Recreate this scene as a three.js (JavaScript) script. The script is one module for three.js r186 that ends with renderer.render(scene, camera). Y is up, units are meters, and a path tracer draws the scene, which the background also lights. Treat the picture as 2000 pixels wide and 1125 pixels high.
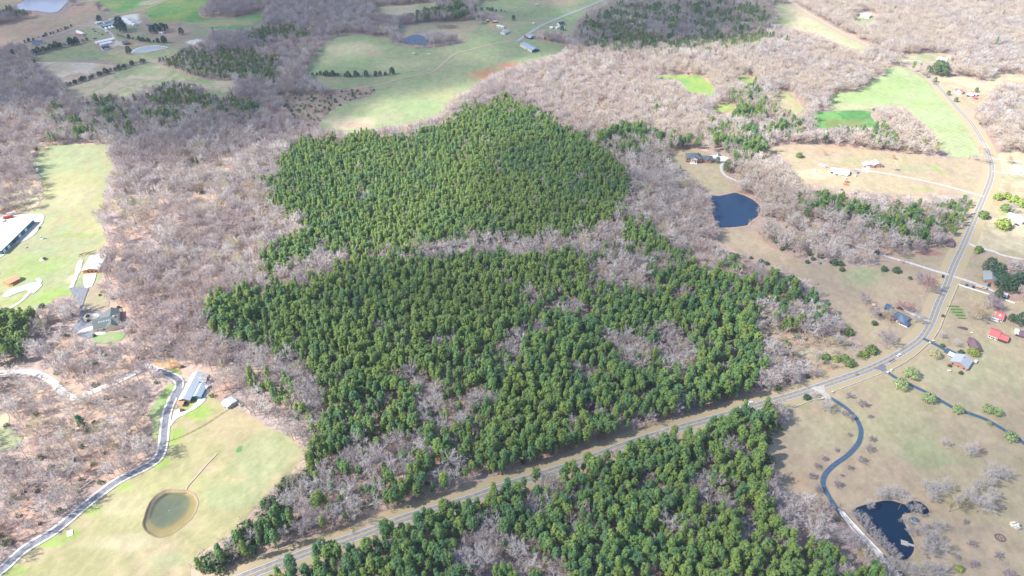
import * as THREE from 'three';
import { mergeGeometries, toCreasedNormals } from 'three/addons/utils/BufferGeometryUtils.js';
import { RoundedBoxGeometry } from 'three/addons/geometries/RoundedBoxGeometry.js';

// ---------------------------------------------------------------- camera, sky, sun, exposure
const W = 2000, HH = 1125, F = 1334, PITCH = 37 * Math.PI / 180, ALT = 400;
const scene = new THREE.Scene();
const camera = new THREE.PerspectiveCamera(2 * Math.atan(HH / 2 / F) * 180 / Math.PI, W / HH, 1, 20000);
camera.position.set(0, ALT, 0); camera.rotation.x = -PITCH;
const renderer = new THREE.WebGLRenderer({ antialias: true });
renderer.toneMapping = THREE.LinearToneMapping; renderer.toneMappingExposure = 2.02;
renderer.shadowMap.enabled = true; renderer.setSize(1024, 576);

const SUN_EL = 42 * Math.PI / 180, SUN_AZ = 17 * Math.PI / 180;
const SUN = new THREE.Vector3(-Math.cos(SUN_EL) * Math.cos(SUN_AZ), Math.sin(SUN_EL), Math.cos(SUN_EL) * Math.sin(SUN_AZ));
const sun = new THREE.DirectionalLight(new THREE.Color(1, 0.955, 0.88), 5);
sun.position.copy(SUN).multiplyScalar(3000).add(new THREE.Vector3(0, 0, -800)); sun.target.position.set(0, 0, -800);
sun.castShadow = true; sun.shadow.radius = 2; sun.shadow.mapSize.set(4096, 4096);
Object.assign(sun.shadow.camera, { left: -1600, right: 1600, top: 1500, bottom: -1500, near: 10, far: 7000 });
scene.add(sun, sun.target);
{
  const w = 256, h = 128, d = new Float32Array(w * h * 4);
  for (let j = 0; j < h; j++) for (let i = 0; i < w; i++) {
    const el = ((j + 0.5) / h - 0.5) * Math.PI, up = Math.max(0, Math.sin(el)), k = Math.pow(1 - up, 2.2), o = (j * w + i) * 4;
    d[o] = 0.145 + 0.27 * k; d[o + 1] = 0.225 + 0.25 * k; d[o + 2] = 0.40 + 0.18 * k; d[o + 3] = 1;
  }
  const t = new THREE.DataTexture(d, w, h, THREE.RGBAFormat, THREE.FloatType);
  t.mapping = THREE.EquirectangularReflectionMapping; t.magFilter = THREE.LinearFilter; t.needsUpdate = true;
  scene.background = t; scene.environment = t;
}
scene.fog = new THREE.FogExp2(new THREE.Color(0.70, 0.81, 1.0), 0.00007);

// ---------------------------------------------------------------- helpers
function rngOf(s) { return () => { s = (s + 0x6d2b79f5) | 0; let t = Math.imul(s ^ (s >>> 15), 1 | s); t = (t + Math.imul(t ^ (t >>> 7), 61 | t)) ^ t; return ((t ^ (t >>> 14)) >>> 0) / 4294967296; }; }
const rnd = rngOf(20240317), R = (a, b) => a + (b - a) * rnd(), pick = (a) => a[Math.floor(rnd() * a.length) % a.length];
const V3 = (x, y, z) => new THREE.Vector3(x, y, z);
const SP = Math.sin(PITCH), CP = Math.cos(PITCH);
function at(px, py, h = 0) {              // where the ray through a pixel of the photograph meets the level y = h
  const u = (px - W / 2) / F, v = (HH / 2 - py) / F;
  const dy = -SP + v * CP, dz = -CP - v * SP, t = (h - ALT) / dy;
  return V3(u * t, h, dz * t);
}
function toPx(x, y, z) {
  const dy = y - ALT, f = -z * CP - dy * SP, up = dy * CP - z * SP;
  return [W / 2 + F * x / f, HH / 2 - F * up / f, f];
}
const scaleAt = (px, py) => { const p = at(px, py); return F / toPx(p.x, 0, p.z)[2]; };
const poly = (pts) => pts.map(([x, y]) => { const p = at(x, y); return [p.x, p.z]; });
function inside(pg, x, y) {
  let c = false;
  for (let i = 0, j = pg.length - 1; i < pg.length; j = i++) {
    const a = pg[i], b = pg[j];
    if ((a[1] > y) !== (b[1] > y) && x < (b[0] - a[0]) * (y - a[1]) / (b[1] - a[1]) + a[0]) c = !c;
  }
  return c;
}
const boxOf = (pg) => { let b = [1e9, 1e9, -1e9, -1e9]; for (const [x, y] of pg) b = [Math.min(b[0], x), Math.min(b[1], y), Math.max(b[2], x), Math.max(b[3], y)]; return b; };
function hash2(x, y) { let h = Math.imul(x, 374761393) ^ Math.imul(y, 668265263); h = Math.imul(h ^ (h >>> 13), 1274126177); return ((h ^ (h >>> 16)) >>> 0) / 4294967296; }
function vnoise(x, y) {
  const ix = Math.floor(x), iy = Math.floor(y), fx = x - ix, fy = y - iy, u = fx * fx * (3 - 2 * fx), v = fy * fy * (3 - 2 * fy);
  const a = hash2(ix, iy), b = hash2(ix + 1, iy), c = hash2(ix, iy + 1), d = hash2(ix + 1, iy + 1);
  return a + (b - a) * u + (c - a) * v + (a - b - c + d) * u * v;
}
const fbm = (x, y, o = 4) => { let s = 0, a = 0.5, n = 0; for (let i = 0; i < o; i++) { s += a * vnoise(x, y); n += a; a *= 0.5; x = x * 2.03 + 17.7; y = y * 2.03 - 9.2; } return s / n; };
const sm = (a, b, x) => { const t = Math.min(1, Math.max(0, (x - a) / (b - a))); return t * t * (3 - 2 * t); };
const mix = (a, b, t) => [a[0] + (b[0] - a[0]) * t, a[1] + (b[1] - a[1]) * t, a[2] + (b[2] - a[2]) * t];
const toS = (c) => { c = Math.min(1, Math.max(0, c)); return 255 * (c <= 0.0031308 ? 12.92 * c : 1.055 * Math.pow(c, 1 / 2.4) - 0.055); };
function texture(w, h, fn, wrap) {        // fn(i, j) gives a linear colour
  const d = new Uint8Array(w * h * 4);
  for (let j = 0; j < h; j++) for (let i = 0; i < w; i++) { const c = fn(i, j), o = (j * w + i) * 4; d[o] = toS(c[0]); d[o + 1] = toS(c[1]); d[o + 2] = toS(c[2]); d[o + 3] = 255; }
  const t = new THREE.DataTexture(d, w, h); t.colorSpace = THREE.SRGBColorSpace; t.magFilter = THREE.LinearFilter; t.minFilter = THREE.LinearMipmapLinearFilter; t.generateMipmaps = true;
  t.wrapS = t.wrapT = wrap ?? THREE.ClampToEdgeWrapping; t.needsUpdate = true;
  return t;
}
const std = (r, g, b, rough = 0.9, extra = {}) => new THREE.MeshStandardMaterial({ color: new THREE.Color(r, g, b), roughness: rough, side: THREE.DoubleSide, ...extra });
const used = new Map();
function numbered(n) { const k = used.get(n) ?? 0; used.set(n, k + 1); return k ? n + '_' + String(k).padStart(3, '0') : n; }
function tag(o, label, category, group, kind) { o.userData = {}; if (label) o.userData.label = label; if (category) o.userData.category = category; if (group) o.userData.group = group; if (kind) o.userData.kind = kind; return o; }
function thing(name, label, category, pos, turn = 0, group) {
  const o = new THREE.Group(); o.name = numbered(name); o.position.copy(pos); o.rotation.y = turn; scene.add(o);
  return tag(o, label, category, group);
}
function part(name, geo, material, parent, label) {
  const g = Array.isArray(geo) ? (geo.length > 1 ? mergeGeometries(geo.map((x) => (x.index ? x.toNonIndexed() : x)), false) : geo[0]) : geo;
  const m = new THREE.Mesh(g, material); m.name = name; m.castShadow = m.receiveShadow = true; parent.add(m);
  if (label) m.userData.label = label;
  return m;
}
function struct(name, geo, material, label) { const m = part(numbered(name), geo, material, scene); m.userData.kind = 'structure'; if (label) m.userData.label = label; return m; }
const box = (w, h, d, x = 0, y = 0, z = 0) => new THREE.BoxGeometry(w, h, d).translate(x, y, z);

// ---------------------------------------------------------------- fields and lawns: outlines in the photograph, colours as they grow
// each: name, outline, base colour a, second colour b, [patches: px, py, rx, ry, colour, strength], options
const C = {
  litter: [0.40, 0.29, 0.235], yellow: [0.36, 0.345, 0.17], lime: [0.25, 0.345, 0.08], sage: [0.28, 0.315, 0.165], straw: [0.40, 0.33, 0.205], tan: [0.40, 0.31, 0.21],
  salmon: [0.46, 0.31, 0.22], green: [0.14, 0.30, 0.08], deep: [0.07, 0.22, 0.05], sand: [0.60, 0.52, 0.42], red: [0.45, 0.20, 0.11], white: [0.72, 0.69, 0.64], brown: [0.22, 0.15, 0.11], dun: [0.34, 0.27, 0.19],
  mint: [0.255, 0.325, 0.15], pale: [0.47, 0.41, 0.27], orange: [0.50, 0.30, 0.16],
};
const FIELDS = [
  ['pasture', [[78, 288], [130, 283], [208, 283], [213, 300], [222, 322], [214, 345], [207, 375], [203, 400], [190, 425], [200, 448], [208, 462], [204, 478], [196, 490], [186, 492], [200, 540], [178, 562], [170, 575], [165, 592], [150, 595], [140, 578], [112, 582], [88, 600], [40, 603], [-40, 605], [-60, 430], [30, 418], [58, 412], [82, 395], [86, 370], [72, 345], [66, 318]],
    C.yellow, C.sage, [[150, 460, 60, 6, C.lime, 0.7], [60, 520, 60, 25, C.lime, 0.5], [130, 390, 50, 30, C.pale, 0.4], [110, 575, 40, 20, C.lime, 0.8], [170, 310, 40, 14, C.sage, 0.6], [30, 590, 30, 10, C.lime, 0.7], [140, 545, 12, 10, C.pale, 0.7]]],
  ['pond_meadow', [[345, 800], [362, 785], [400, 765], [437, 790], [450, 797], [475, 800], [520, 832], [560, 852], [598, 878], [595, 893], [565, 925], [520, 970], [505, 988], [450, 1040], [400, 1075], [372, 1100], [350, 1160], [-40, 1160], [55, 1080], [110, 1040], [170, 987], [230, 942], [300, 900], [318, 888], [325, 860], [330, 825]],
    [0.32, 0.30, 0.15], [0.36, 0.30, 0.18], [[385, 805, 40, 22, C.lime, 1], [345, 850, 18, 22, C.lime, 0.9], [310, 905, 22, 12, C.lime, 0.9], [245, 950, 20, 9, C.lime, 0.8], [180, 997, 24, 10, C.lime, 0.8], [100, 1060, 30, 12, C.lime, 0.8], [30, 1115, 26, 12, C.lime, 0.8], [137, 1045, 16, 10, C.lime, 0.9], [520, 900, 60, 60, C.sage, 0.7], [440, 970, 60, 30, C.sage, 0.7], [400, 915, 30, 10, C.straw, 0.7], [230, 1060, 70, 22, C.pale, 0.7], [250, 990, 60, 30, C.pale, 0.4], [500, 800, 50, 14, C.dun, 0.4], [330, 1095, 40, 20, C.sage, 0.7], [468, 877, 6, 4, C.deep, 0.9], [330, 960, 60, 40, C.yellow, 0.6]], { hole: 'pond' }],
  ['curved_field', [[127, 176], [160, 160], [200, 148], [245, 132], [290, 121], [310, 126], [340, 137], [375, 150], [410, 157], [465, 160], [450, 175], [437, 188], [420, 187], [405, 178], [393, 166], [375, 160], [345, 158], [320, 162], [290, 172], [260, 185], [240, 190], [215, 184], [190, 185], [160, 190], [137, 190]],
    C.mint, C.pale, [[170, 170, 26, 6, C.pale, 0.7], [260, 180, 40, 5, C.straw, 0.8], [420, 170, 30, 8, C.pale, 0.6], [290, 140, 50, 10, C.mint, 0.6]]],
  ['crescent_field', [[64, 116], [80, 107], [110, 96], [150, 86], [182, 83], [190, 98], [240, 106], [290, 100], [320, 93], [357, 94], [345, 104], [320, 112], [290, 118], [270, 122], [240, 127], [215, 122], [190, 119], [150, 119], [100, 121], [68, 120]],
    C.sage, C.yellow, [[150, 104, 50, 7, C.mint, 0.8], [260, 115, 40, 5, C.yellow, 0.8]]],
  ['fallow_field', [[75, 122], [150, 122], [195, 124], [225, 130], [195, 140], [165, 150], [130, 163], [120, 160], [95, 140]], C.sand, C.pale, [[150, 150, 25, 8, C.salmon, 0.9], [200, 133, 16, 4, C.orange, 0.5]]],
  ['ploughed_field', [[-60, 62], [20, 47], [60, 35], [100, 30], [115, 27], [128, 22], [150, 10], [185, 8], [195, 25], [160, 45], [120, 55], [85, 68], [45, 82], [-60, 100]], C.salmon, C.straw, [[60, 45, 40, 5, C.straw, 0.6], [150, 30, 40, 8, C.salmon, 0.4], [125, 52, 40, 4, C.mint, 0.5]]],
  ['lakeside_field', [[-60, -40], [45, -40], [40, 2], [20, 12], [-60, 30]], C.salmon, C.straw, []],
  ['crop_field', [[187, 4], [205, -6], [320, -6], [308, 8], [285, 14], [255, 22], [240, 27], [230, 25], [210, 15]], C.green, C.lime, [[290, 5, 26, 6, C.pale, 0.9], [225, 10, 16, 2, C.sage, 0.8]]],
  ['top_field', [[140, -6], [200, -6], [186, 6], [160, 5]], C.sage, C.pale, []],
  ['crop_field', [[283, 20], [300, 10], [340, -6], [412, -6], [400, 8], [388, 20], [388, 30], [400, 35], [455, 35], [500, 27], [515, 26], [515, 45], [500, 50], [470, 57], [440, 58], [410, 55], [380, 47], [350, 41], [310, 45], [292, 38]],
    C.green, C.lime, [[440, 45, 70, 9, C.yellow, 0.9], [340, 20, 35, 10, C.green, 0.8], [380, 8, 20, 10, C.lime, 0.7]]],
  ['farmyard', [[45, 90], [90, 74], [130, 60], [178, 52], [186, 30], [196, 24], [210, 17], [235, 27], [280, 22], [290, 40], [310, 47], [350, 43], [380, 49], [408, 58], [412, 64], [400, 76], [366, 92], [320, 92], [290, 98], [240, 104], [190, 97], [181, 82], [150, 84], [110, 94], [70, 106]],
    C.sage, C.dun, [[340, 62, 32, 12, C.salmon, 1], [248, 37, 22, 10, C.white, 1], [265, 44, 12, 5, C.white, 0.9], [380, 82, 16, 6, C.white, 1], [110, 80, 40, 6, C.dun, 0.5], [225, 85, 14, 5, C.sand, 0.9], [270, 86, 22, 4, C.salmon, 0.7], [200, 52, 25, 4, C.sand, 0.7], [175, 70, 30, 9, C.mint, 0.6], [225, 101, 24, 4, C.straw, 0.7]]],
  ['hill_pasture', [[622, 98], [648, 74], [680, 66], [725, 71], [760, 75], [765, 84], [790, 90], [830, 93], [870, 90], [905, 82], [925, 68], [960, 72], [1000, 76], [1042, 72], [1060, 80], [1110, 90], [1118, 94], [1090, 104], [1040, 119], [1000, 131], [960, 146], [930, 166], [915, 176], [890, 186], [872, 205], [860, 222], [830, 233], [790, 243], [740, 251], [690, 257], [625, 252], [625, 236], [650, 216], [680, 199], [722, 190], [733, 176], [715, 166], [680, 172], [645, 172], [618, 160], [603, 150], [597, 140], [605, 122]],
    C.mint, C.sage, [[960, 150, 40, 20, C.red, 0.9], [1000, 128, 40, 9, C.red, 1], [690, 95, 60, 16, C.pale, 0.6], [770, 105, 70, 10, C.sage, 0.7], [680, 240, 60, 14, C.pale, 0.95], [700, 246, 30, 7, C.salmon, 0.7], [860, 185, 40, 18, C.yellow, 0.6], [640, 157, 40, 10, C.straw, 0.6], [730, 107, 24, 5, C.salmon, 0.5], [1030, 88, 40, 8, C.mint, 0.7], [640, 85, 25, 8, C.straw, 0.6]]],
  ['upper_pasture', [[930, 8], [1000, -6], [1215, -6], [1165, 10], [1136, 28], [1126, 45], [1118, 67], [1085, 61], [1052, 60], [1042, 71], [1000, 75], [960, 71], [926, 66], [930, 52], [945, 42], [985, 36], [970, 26], [936, 22]],
    C.mint, C.sage, [[1080, 5, 50, 6, C.salmon, 0.6], [980, 52, 25, 10, C.straw, 0.6], [960, 48, 8, 4, C.orange, 0.8], [1010, 45, 40, 4, C.straw, 0.6], [1060, 25, 50, 12, C.green, 0.35]]],
  ['small_meadow', [[722, 17], [750, 12], [800, 10], [850, 4], [858, 11], [812, 22], [784, 30], [760, 28], [740, 22]], C.pale, C.sage, []],
  ['farm_clearing', [[770, 60], [812, 46], [860, 44], [905, 42], [925, 35], [935, 46], [928, 64], [905, 78], [880, 64], [840, 62], [815, 62], [800, 72]], C.straw, C.sage, [[875, 53, 20, 5, C.brown, 0.9], [800, 55, 14, 4, C.salmon, 0.5]]],
  ['scrub_clearing', [[548, 192], [600, 162], [640, 174], [690, 173], [722, 167], [730, 176], [718, 190], [680, 198], [648, 216], [623, 236], [618, 252], [590, 240], [560, 215]], C.brown, C.dun, [[700, 175, 20, 5, C.orange, 0.5], [600, 200, 40, 3, C.pale, 0.5]], { soft: 1 }],
  ['green_field', [[1263, 149], [1330, 147], [1366, 149], [1385, 163], [1402, 182], [1390, 187], [1370, 183], [1345, 180], [1338, 172], [1330, 162], [1318, 155], [1285, 155]], C.lime, C.green, []],
  ['green_field', [[1437, 148], [1460, 148], [1478, 158], [1475, 165], [1455, 163]], C.lime, C.green, []],
  ['green_field', [[1388, 218], [1400, 205], [1412, 201], [1440, 209], [1432, 215], [1410, 222]], C.lime, C.yellow, []],
  ['green_field', [[1513, 183], [1540, 181], [1550, 192], [1575, 217], [1560, 222], [1530, 215], [1515, 190]], C.green, C.yellow, [[1538, 205, 10, 14, C.straw, 0.6]]],
  ['dark_crop_field', [[1588, 219], [1690, 216], [1700, 225], [1712, 243], [1705, 249], [1650, 248], [1600, 250], [1588, 235]], C.deep, C.green, [[1648, 240, 44, 8, [0.17, 0.21, 0.06], 1]]],
  ['striped_field', [[1620, 184], [1675, 179], [1700, 160], [1728, 145], [1730, 132], [1745, 129], [1775, 138], [1800, 152], [1830, 180], [1860, 210], [1888, 245], [1912, 298], [1906, 306], [1860, 306], [1840, 292], [1832, 276], [1815, 250], [1790, 230], [1768, 212], [1740, 205], [1700, 213], [1625, 213]], [0.32, 0.40, 0.19], [0.26, 0.38, 0.13], [[1820, 203, 70, 3, C.lime, 0.7], [1850, 256, 50, 3, C.lime, 0.6], [1745, 150, 14, 20, C.green, 0.4], [1680, 208, 60, 4, C.straw, 0.6]], { stripes: 1 }],
  ['roadside_field', [[1505, 6], [1545, 10], [1570, 25], [1610, 47], [1650, 72], [1698, 96], [1690, 101], [1640, 86], [1595, 66], [1560, 60], [1515, 47], [1520, 30]], [0.38, 0.40, 0.2], C.pale, [[1530, 42, 20, 5, C.lime, 0.8], [1560, 25, 20, 8, C.straw, 0.5]]],
  ['dry_meadow', [[1493, 290], [1540, 283], [1600, 284], [1680, 292], [1740, 299], [1830, 308], [1912, 312], [1922, 325], [1920, 345], [1908, 372], [1905, 384], [1870, 380], [1800, 383], [1760, 380], [1700, 376], [1640, 371], [1590, 362], [1552, 352], [1545, 322], [1530, 306], [1500, 301]],
    C.straw, C.tan, [[1700, 318, 70, 10, C.yellow, 0.7], [1610, 293, 40, 4, C.orange, 0.5], [1690, 297, 30, 4, C.orange, 0.5], [1780, 330, 70, 6, C.sage, 0.7], [1835, 335, 8, 14, C.lime, 0.6], [1590, 340, 40, 10, C.pale, 0.9], [1800, 370, 30, 4, C.lime, 0.5], [1890, 345, 6, 20, C.yellow, 0.6]]],
  ['roadside_lawn', [[1950, 300], [2080, 312], [2080, 520], [2000, 506], [1950, 496], [1902, 478], [1912, 440], [1930, 395], [1947, 350]], C.straw, C.pale, [[1950, 400, 14, 20, C.orange, 0.5], [1960, 415, 10, 8, C.lime, 0.5], [1990, 350, 30, 6, C.sage, 0.5]]],
  ['farm_lawn', [[1822, 148], [1860, 150], [1890, 152], [1925, 162], [1945, 145], [2080, 150], [2080, 168], [1960, 162], [1932, 186], [1920, 202], [1905, 212], [1885, 205], [1868, 200], [1848, 180]], C.straw, C.pale, [[1840, 160, 20, 6, C.salmon, 0.5], [1980, 155, 40, 5, C.pale, 0.8]]],
  ['house_clearing', [[1757, 108], [1830, 104], [1858, 108], [1850, 122], [1800, 124], [1772, 122]], C.sage, C.straw, [[1775, 112, 16, 5, C.pale, 0.8]]],
  ['house_clearing', [[1663, 36], [1690, 28], [1712, 33], [1705, 44], [1672, 46]], C.sage, C.mint, []],
  ['mansion_lawn', [[1296, 302], [1330, 293], [1352, 290], [1388, 299], [1402, 306], [1428, 309], [1428, 320], [1414, 330], [1412, 345], [1436, 357], [1437, 368], [1430, 379], [1387, 384], [1380, 372], [1368, 360], [1350, 342], [1326, 326], [1308, 312]],
    C.straw, C.dun, [[1345, 293, 30, 4, C.red, 0.4], [1360, 315, 40, 8, C.sage, 0.7], [1415, 370, 22, 9, C.yellow, 0.4], [1392, 377, 9, 4, C.pale, 0.7], [1420, 335, 8, 10, C.red, 0.5]]],
  ['dam_meadow', [[1390, 452], [1425, 447], [1460, 445], [1478, 458], [1500, 478], [1540, 498], [1580, 514], [1640, 520], [1690, 522], [1730, 512], [1790, 522], [1852, 537], [1846, 565], [1828, 610], [1802, 650], [1768, 682], [1722, 704], [1690, 700], [1680, 672], [1655, 640], [1622, 600], [1595, 560], [1550, 535], [1500, 520], [1470, 505], [1420, 480]],
    C.tan, C.dun, [[1680, 540, 50, 20, C.sage, 0.8], [1740, 570, 40, 16, C.straw, 0.7], [1700, 640, 30, 30, C.straw, 0.9], [1800, 560, 24, 16, C.salmon, 0.3], [1430, 462, 40, 12, C.straw, 0.4], [1740, 660, 30, 16, C.dun, 0.8], [1790, 635, 16, 8, C.lime, 0.4]]],
  ['lane_meadow', [[1705, 506], [1740, 494], [1800, 492], [1850, 480], [1868, 492], [1862, 518], [1855, 530], [1790, 516], [1730, 504]], C.tan, C.dun, [[1815, 495, 34, 6, [0.30, 0.14, 0.12], 0.8], [1860, 500, 6, 24, C.lime, 0.5]]],
  ['bushy_clearing', [[1470, 642], [1510, 620], [1560, 645], [1610, 655], [1660, 668], [1688, 700], [1720, 706], [1690, 722], [1640, 735], [1600, 748], [1560, 755], [1585, 722], [1560, 704], [1530, 692], [1500, 672]], C.straw, C.tan, [[1575, 660, 50, 16, C.orange, 0.5], [1640, 720, 60, 14, C.orange, 0.35], [1560, 690, 40, 10, C.pale, 0.7], [1600, 690, 40, 12, C.pale, 0.6]], { soft: 1 }],
  ['broad_lawn', [[1527, 835], [1500, 860], [1494, 890], [1514, 925], [1540, 960], [1590, 968], [1640, 992], [1700, 1045], [1745, 1100], [1752, 1170], [2080, 1170], [2080, 600], [1980, 590], [1935, 575], [1872, 556], [1852, 605], [1832, 652], [1812, 676], [1762, 712], [1700, 743], [1625, 772], [1590, 790], [1560, 803]],
    C.straw, C.tan, [[1760, 830, 110, 70, [0.36, 0.34, 0.19], 0.7], [1590, 850, 60, 40, [0.37, 0.34, 0.2], 0.5], [1870, 745, 60, 50, [0.38, 0.36, 0.22], 0.6], [1950, 720, 60, 60, [0.36, 0.35, 0.2], 0.6], [1790, 880, 60, 30, [0.31, 0.33, 0.17], 0.6], [1640, 930, 40, 40, C.tan, 0.9], [1700, 790, 22, 30, C.tan, 0.8], [1560, 940, 24, 16, C.orange, 0.4], [1900, 1050, 80, 50, C.tan, 0.9], [1880, 900, 40, 10, [0.33, 0.34, 0.19], 0.5], [1850, 770, 40, 12, C.dun, 0.6], [1930, 620, 50, 20, C.dun, 0.6], [1870, 610, 16, 12, [0.16, 0.27, 0.09], 0.6], [1850, 640, 30, 40, C.dun, 0.5], [1895, 1035, 50, 6, C.dun, 0.7], [1700, 745, 60, 8, C.straw, 0.6], [1865, 860, 8, 5, C.lime, 0.4], [1800, 990, 30, 10, C.tan, 0.8], [1900, 1100, 60, 14, C.dun, 0.7]]],
  ['roadside_strip', [[1530, 804], [1560, 775], [1620, 752], [1700, 726], [1760, 696], [1808, 656], [1834, 600], [1852, 550], [1876, 552], [1856, 607], [1836, 654], [1816, 680], [1766, 716], [1702, 747], [1627, 776], [1592, 794], [1556, 807]], C.straw, C.tan, [[1660, 745, 30, 6, C.sage, 0.8], [1560, 792, 20, 5, C.lime, 0.5]]],
  ['house_lawn', [[1890, 484], [1968, 504], [1960, 540], [1950, 570], [1905, 560], [1868, 548], [1878, 520]], C.tan, C.dun, [[1920, 545, 10, 12, C.lime, 0.7], [1900, 520, 16, 8, C.sage, 0.5]]],
  ['red_clearing', [[215, 392], [262, 380], [338, 374], [350, 384], [318, 396], [300, 412], [345, 428], [352, 442], [290, 446], [250, 458], [232, 446], [246, 424], [222, 412]], C.tan, C.litter, [[265, 395, 26, 9, C.sage, 0.8], [285, 425, 40, 8, C.salmon, 0.8], [290, 404, 10, 4, C.pale, 0.9], [245, 432, 12, 6, C.green, 0.5]], { soft: 1 }],
  ['dusty_clearing', [[-60, 362], [40, 350], [75, 366], [84, 388], [58, 410], [-60, 425]], C.pale, C.salmon, [[65, 395, 20, 6, C.sage, 0.8], [20, 405, 30, 4, C.lime, 0.5]], { soft: 1 }],
  ['woodland_lawn', [[296, 800], [312, 775], [332, 752], [345, 745], [340, 772], [328, 800], [322, 825], [316, 850], [300, 860], [296, 830]], C.lime, C.sage, [[310, 790, 10, 20, C.green, 0.4]]],
  ['villa_lawn', [[166, 602], [176, 560], [200, 562], [206, 580], [214, 600], [190, 604]], C.sage, C.dun, [[205, 575, 6, 8, C.lime, 0.7]]],
  ['villa_garden', [[180, 662], [215, 650], [248, 648], [236, 664], [205, 672], [182, 672]], C.sage, C.green, []],
  ['sand_patch', [[292, 712], [330, 698], [352, 716], [345, 726], [310, 722]], C.orange, C.straw, [], { soft: 1 }],
  ['side_meadow', [[-60, 812], [10, 808], [18, 822], [10, 845], [-60, 850]], C.yellow, C.pale, []],
  ['side_meadow', [[-60, 852], [24, 840], [44, 860], [30, 878], [-60, 892]], C.straw, C.sage, [], { soft: 1 }],
  ['grass_verge', [[322, 724], [345, 722], [356, 730], [340, 732]], C.lime, C.green, []],
  ['bank_clearing', [[1382, 535], [1405, 525], [1435, 532], [1430, 545], [1400, 550]], C.straw, C.yellow, [], { soft: 1 }],
];
const POND = [[281, 1024], [284, 1004], [292, 985], [305, 970], [322, 959], [345, 957], [366, 959], [380, 966], [387, 981], [382, 998], [370, 1016], [352, 1032], [332, 1044], [312, 1049], [294, 1044], [284, 1036]];
const smoothOutline = (pts, per = 6, wob = 0.8, seed = 1) => {
  const c = new THREE.CatmullRomCurve3(poly(pts).map(([x, z]) => V3(x, 0, z)), true, 'catmullrom', 0.35);
  return c.getPoints(pts.length * per).slice(0, -1).map((p) => [p.x + (fbm(p.x / 6 + seed, p.z / 6, 2) - 0.5) * wob * 5, p.z + (fbm(p.x / 6, p.z / 6 + seed + 40, 2) - 0.5) * wob * 5]);
};
function sheet(outline, y, holes = []) {
  const s = new THREE.Shape(outline.map(([x, z]) => new THREE.Vector2(x, -z)));
  for (const h of holes) s.holes.push(new THREE.Path(h.map(([x, z]) => new THREE.Vector2(x, -z))));
  return new THREE.ShapeGeometry(s).rotateX(-Math.PI / 2).translate(0, y, 0);
}
function mapUV(g, b) { const p = g.attributes.position, uv = g.attributes.uv; for (let i = 0; i < p.count; i++) uv.setXY(i, (p.getX(i) - b[0]) / (b[2] - b[0]), (p.getZ(i) - b[1]) / (b[3] - b[1])); return g; }
function patchesOf(list) { return list.map(([px, py, rx, ry, c, s]) => { const p = at(px, py), k = scaleAt(px, py), q = at(px, py + ry); return { x: p.x, z: p.z, rx: rx / k, rz: Math.max(3, Math.abs(q.z - p.z)), c, s }; }); }
function meadowColour(x, z, a, b, ps, opt) {
  const n1 = fbm(x / 46, z / 60, 4), n2 = fbm(x / 7 + 50, z / 9, 3), n3 = hash2(Math.floor(x * 2), Math.floor(z * 2)), w = fbm(x / 24 + 9, z / 24, 3) - 0.5;
  let c = mix(a, b, sm(0.36, 0.66, n1 + (n2 - 0.5) * 0.35));
  for (const p of ps) { const dx = (x - p.x) / p.rx, dz = (z - p.z) / p.rz, d = Math.sqrt(dx * dx + dz * dz) + w * 1.1 + (n2 - 0.5) * 0.45; if (d < 1.25) c = mix(c, p.c, p.s * sm(1.2, 0.5, d)); }
  { const m = fbm(x / 90 + 5, z / 90, 2) * 9, l = Math.sin((x * 0.31 + z * 0.12) / 1.1 + m * 6) * 0.5 + 0.5; c = mix(c, C.dun, 0.30 * l * sm(0.40, 0.60, fbm(x / 55 - 8, z / 55 + 4, 2))); }
  if (opt.stripes) { const t = (x * 0.55 + z * 0.83) / 5.5; c = mix(c, C.pale, 0.35 * sm(0.3, 0.9, Math.sin(t * 2 * Math.PI + w * 2) * 0.5 + 0.5)); }
  const n4 = fbm(x / 2.6 + z / 9, z / 3.2, 2), k = 0.66 + 0.34 * n2 + 0.24 * n4 + 0.12 * n3;
  return [c[0] * k, c[1] * k * (0.97 + 0.06 * n3), c[2] * k];
}
const fieldPx = FIELDS.map((f) => ({ pg: f[1], b: boxOf(f[1]), soft: f[5]?.soft }));
const pondOutline = smoothOutline(POND, 5, 0.25, 3);
const groundBox = [-1500, -1900, 1500, -160];
{ // the ground itself: leaf litter under the woods, one sheet to the horizon
  const tw = 2048, th = 1188, red = [0.44, 0.27, 0.19], grey = [0.36, 0.29, 0.27], sandy = [0.52, 0.39, 0.28];
  const t = texture(tw, th, (i, j) => {
    const x = groundBox[0] + (i + 0.5) / tw * (groundBox[2] - groundBox[0]), z = groundBox[1] + (j + 0.5) / th * (groundBox[3] - groundBox[1]);
    const n1 = fbm(x / 70, z / 70, 3), n2 = fbm(x / 9, z / 9, 3), n3 = hash2(i, j);
    let c = mix(C.litter, grey, sm(0.4, 0.65, n1)); c = mix(c, red, sm(0.52, 0.75, fbm(x / 30 + 80, z / 30, 3)) * 0.7); c = mix(c, sandy, sm(0.5, 0.7, fbm(x / 40 - 30, z / 40 + 11, 3)) * 0.5);
    const k = 0.7 + 0.42 * n2 + 0.18 * n3;
    return [c[0] * k, c[1] * k, c[2] * k];
  }, THREE.MirroredRepeatWrapping);
  const big = [[-9000, 3000], [9000, 3000], [9000, -15000], [-9000, -15000]];
  struct('ground', mapUV(sheet(big, 0, [pondOutline]), groundBox), std(1, 1, 1, 1, { map: t }), 'leaf litter ground under the woods');
}
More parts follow.
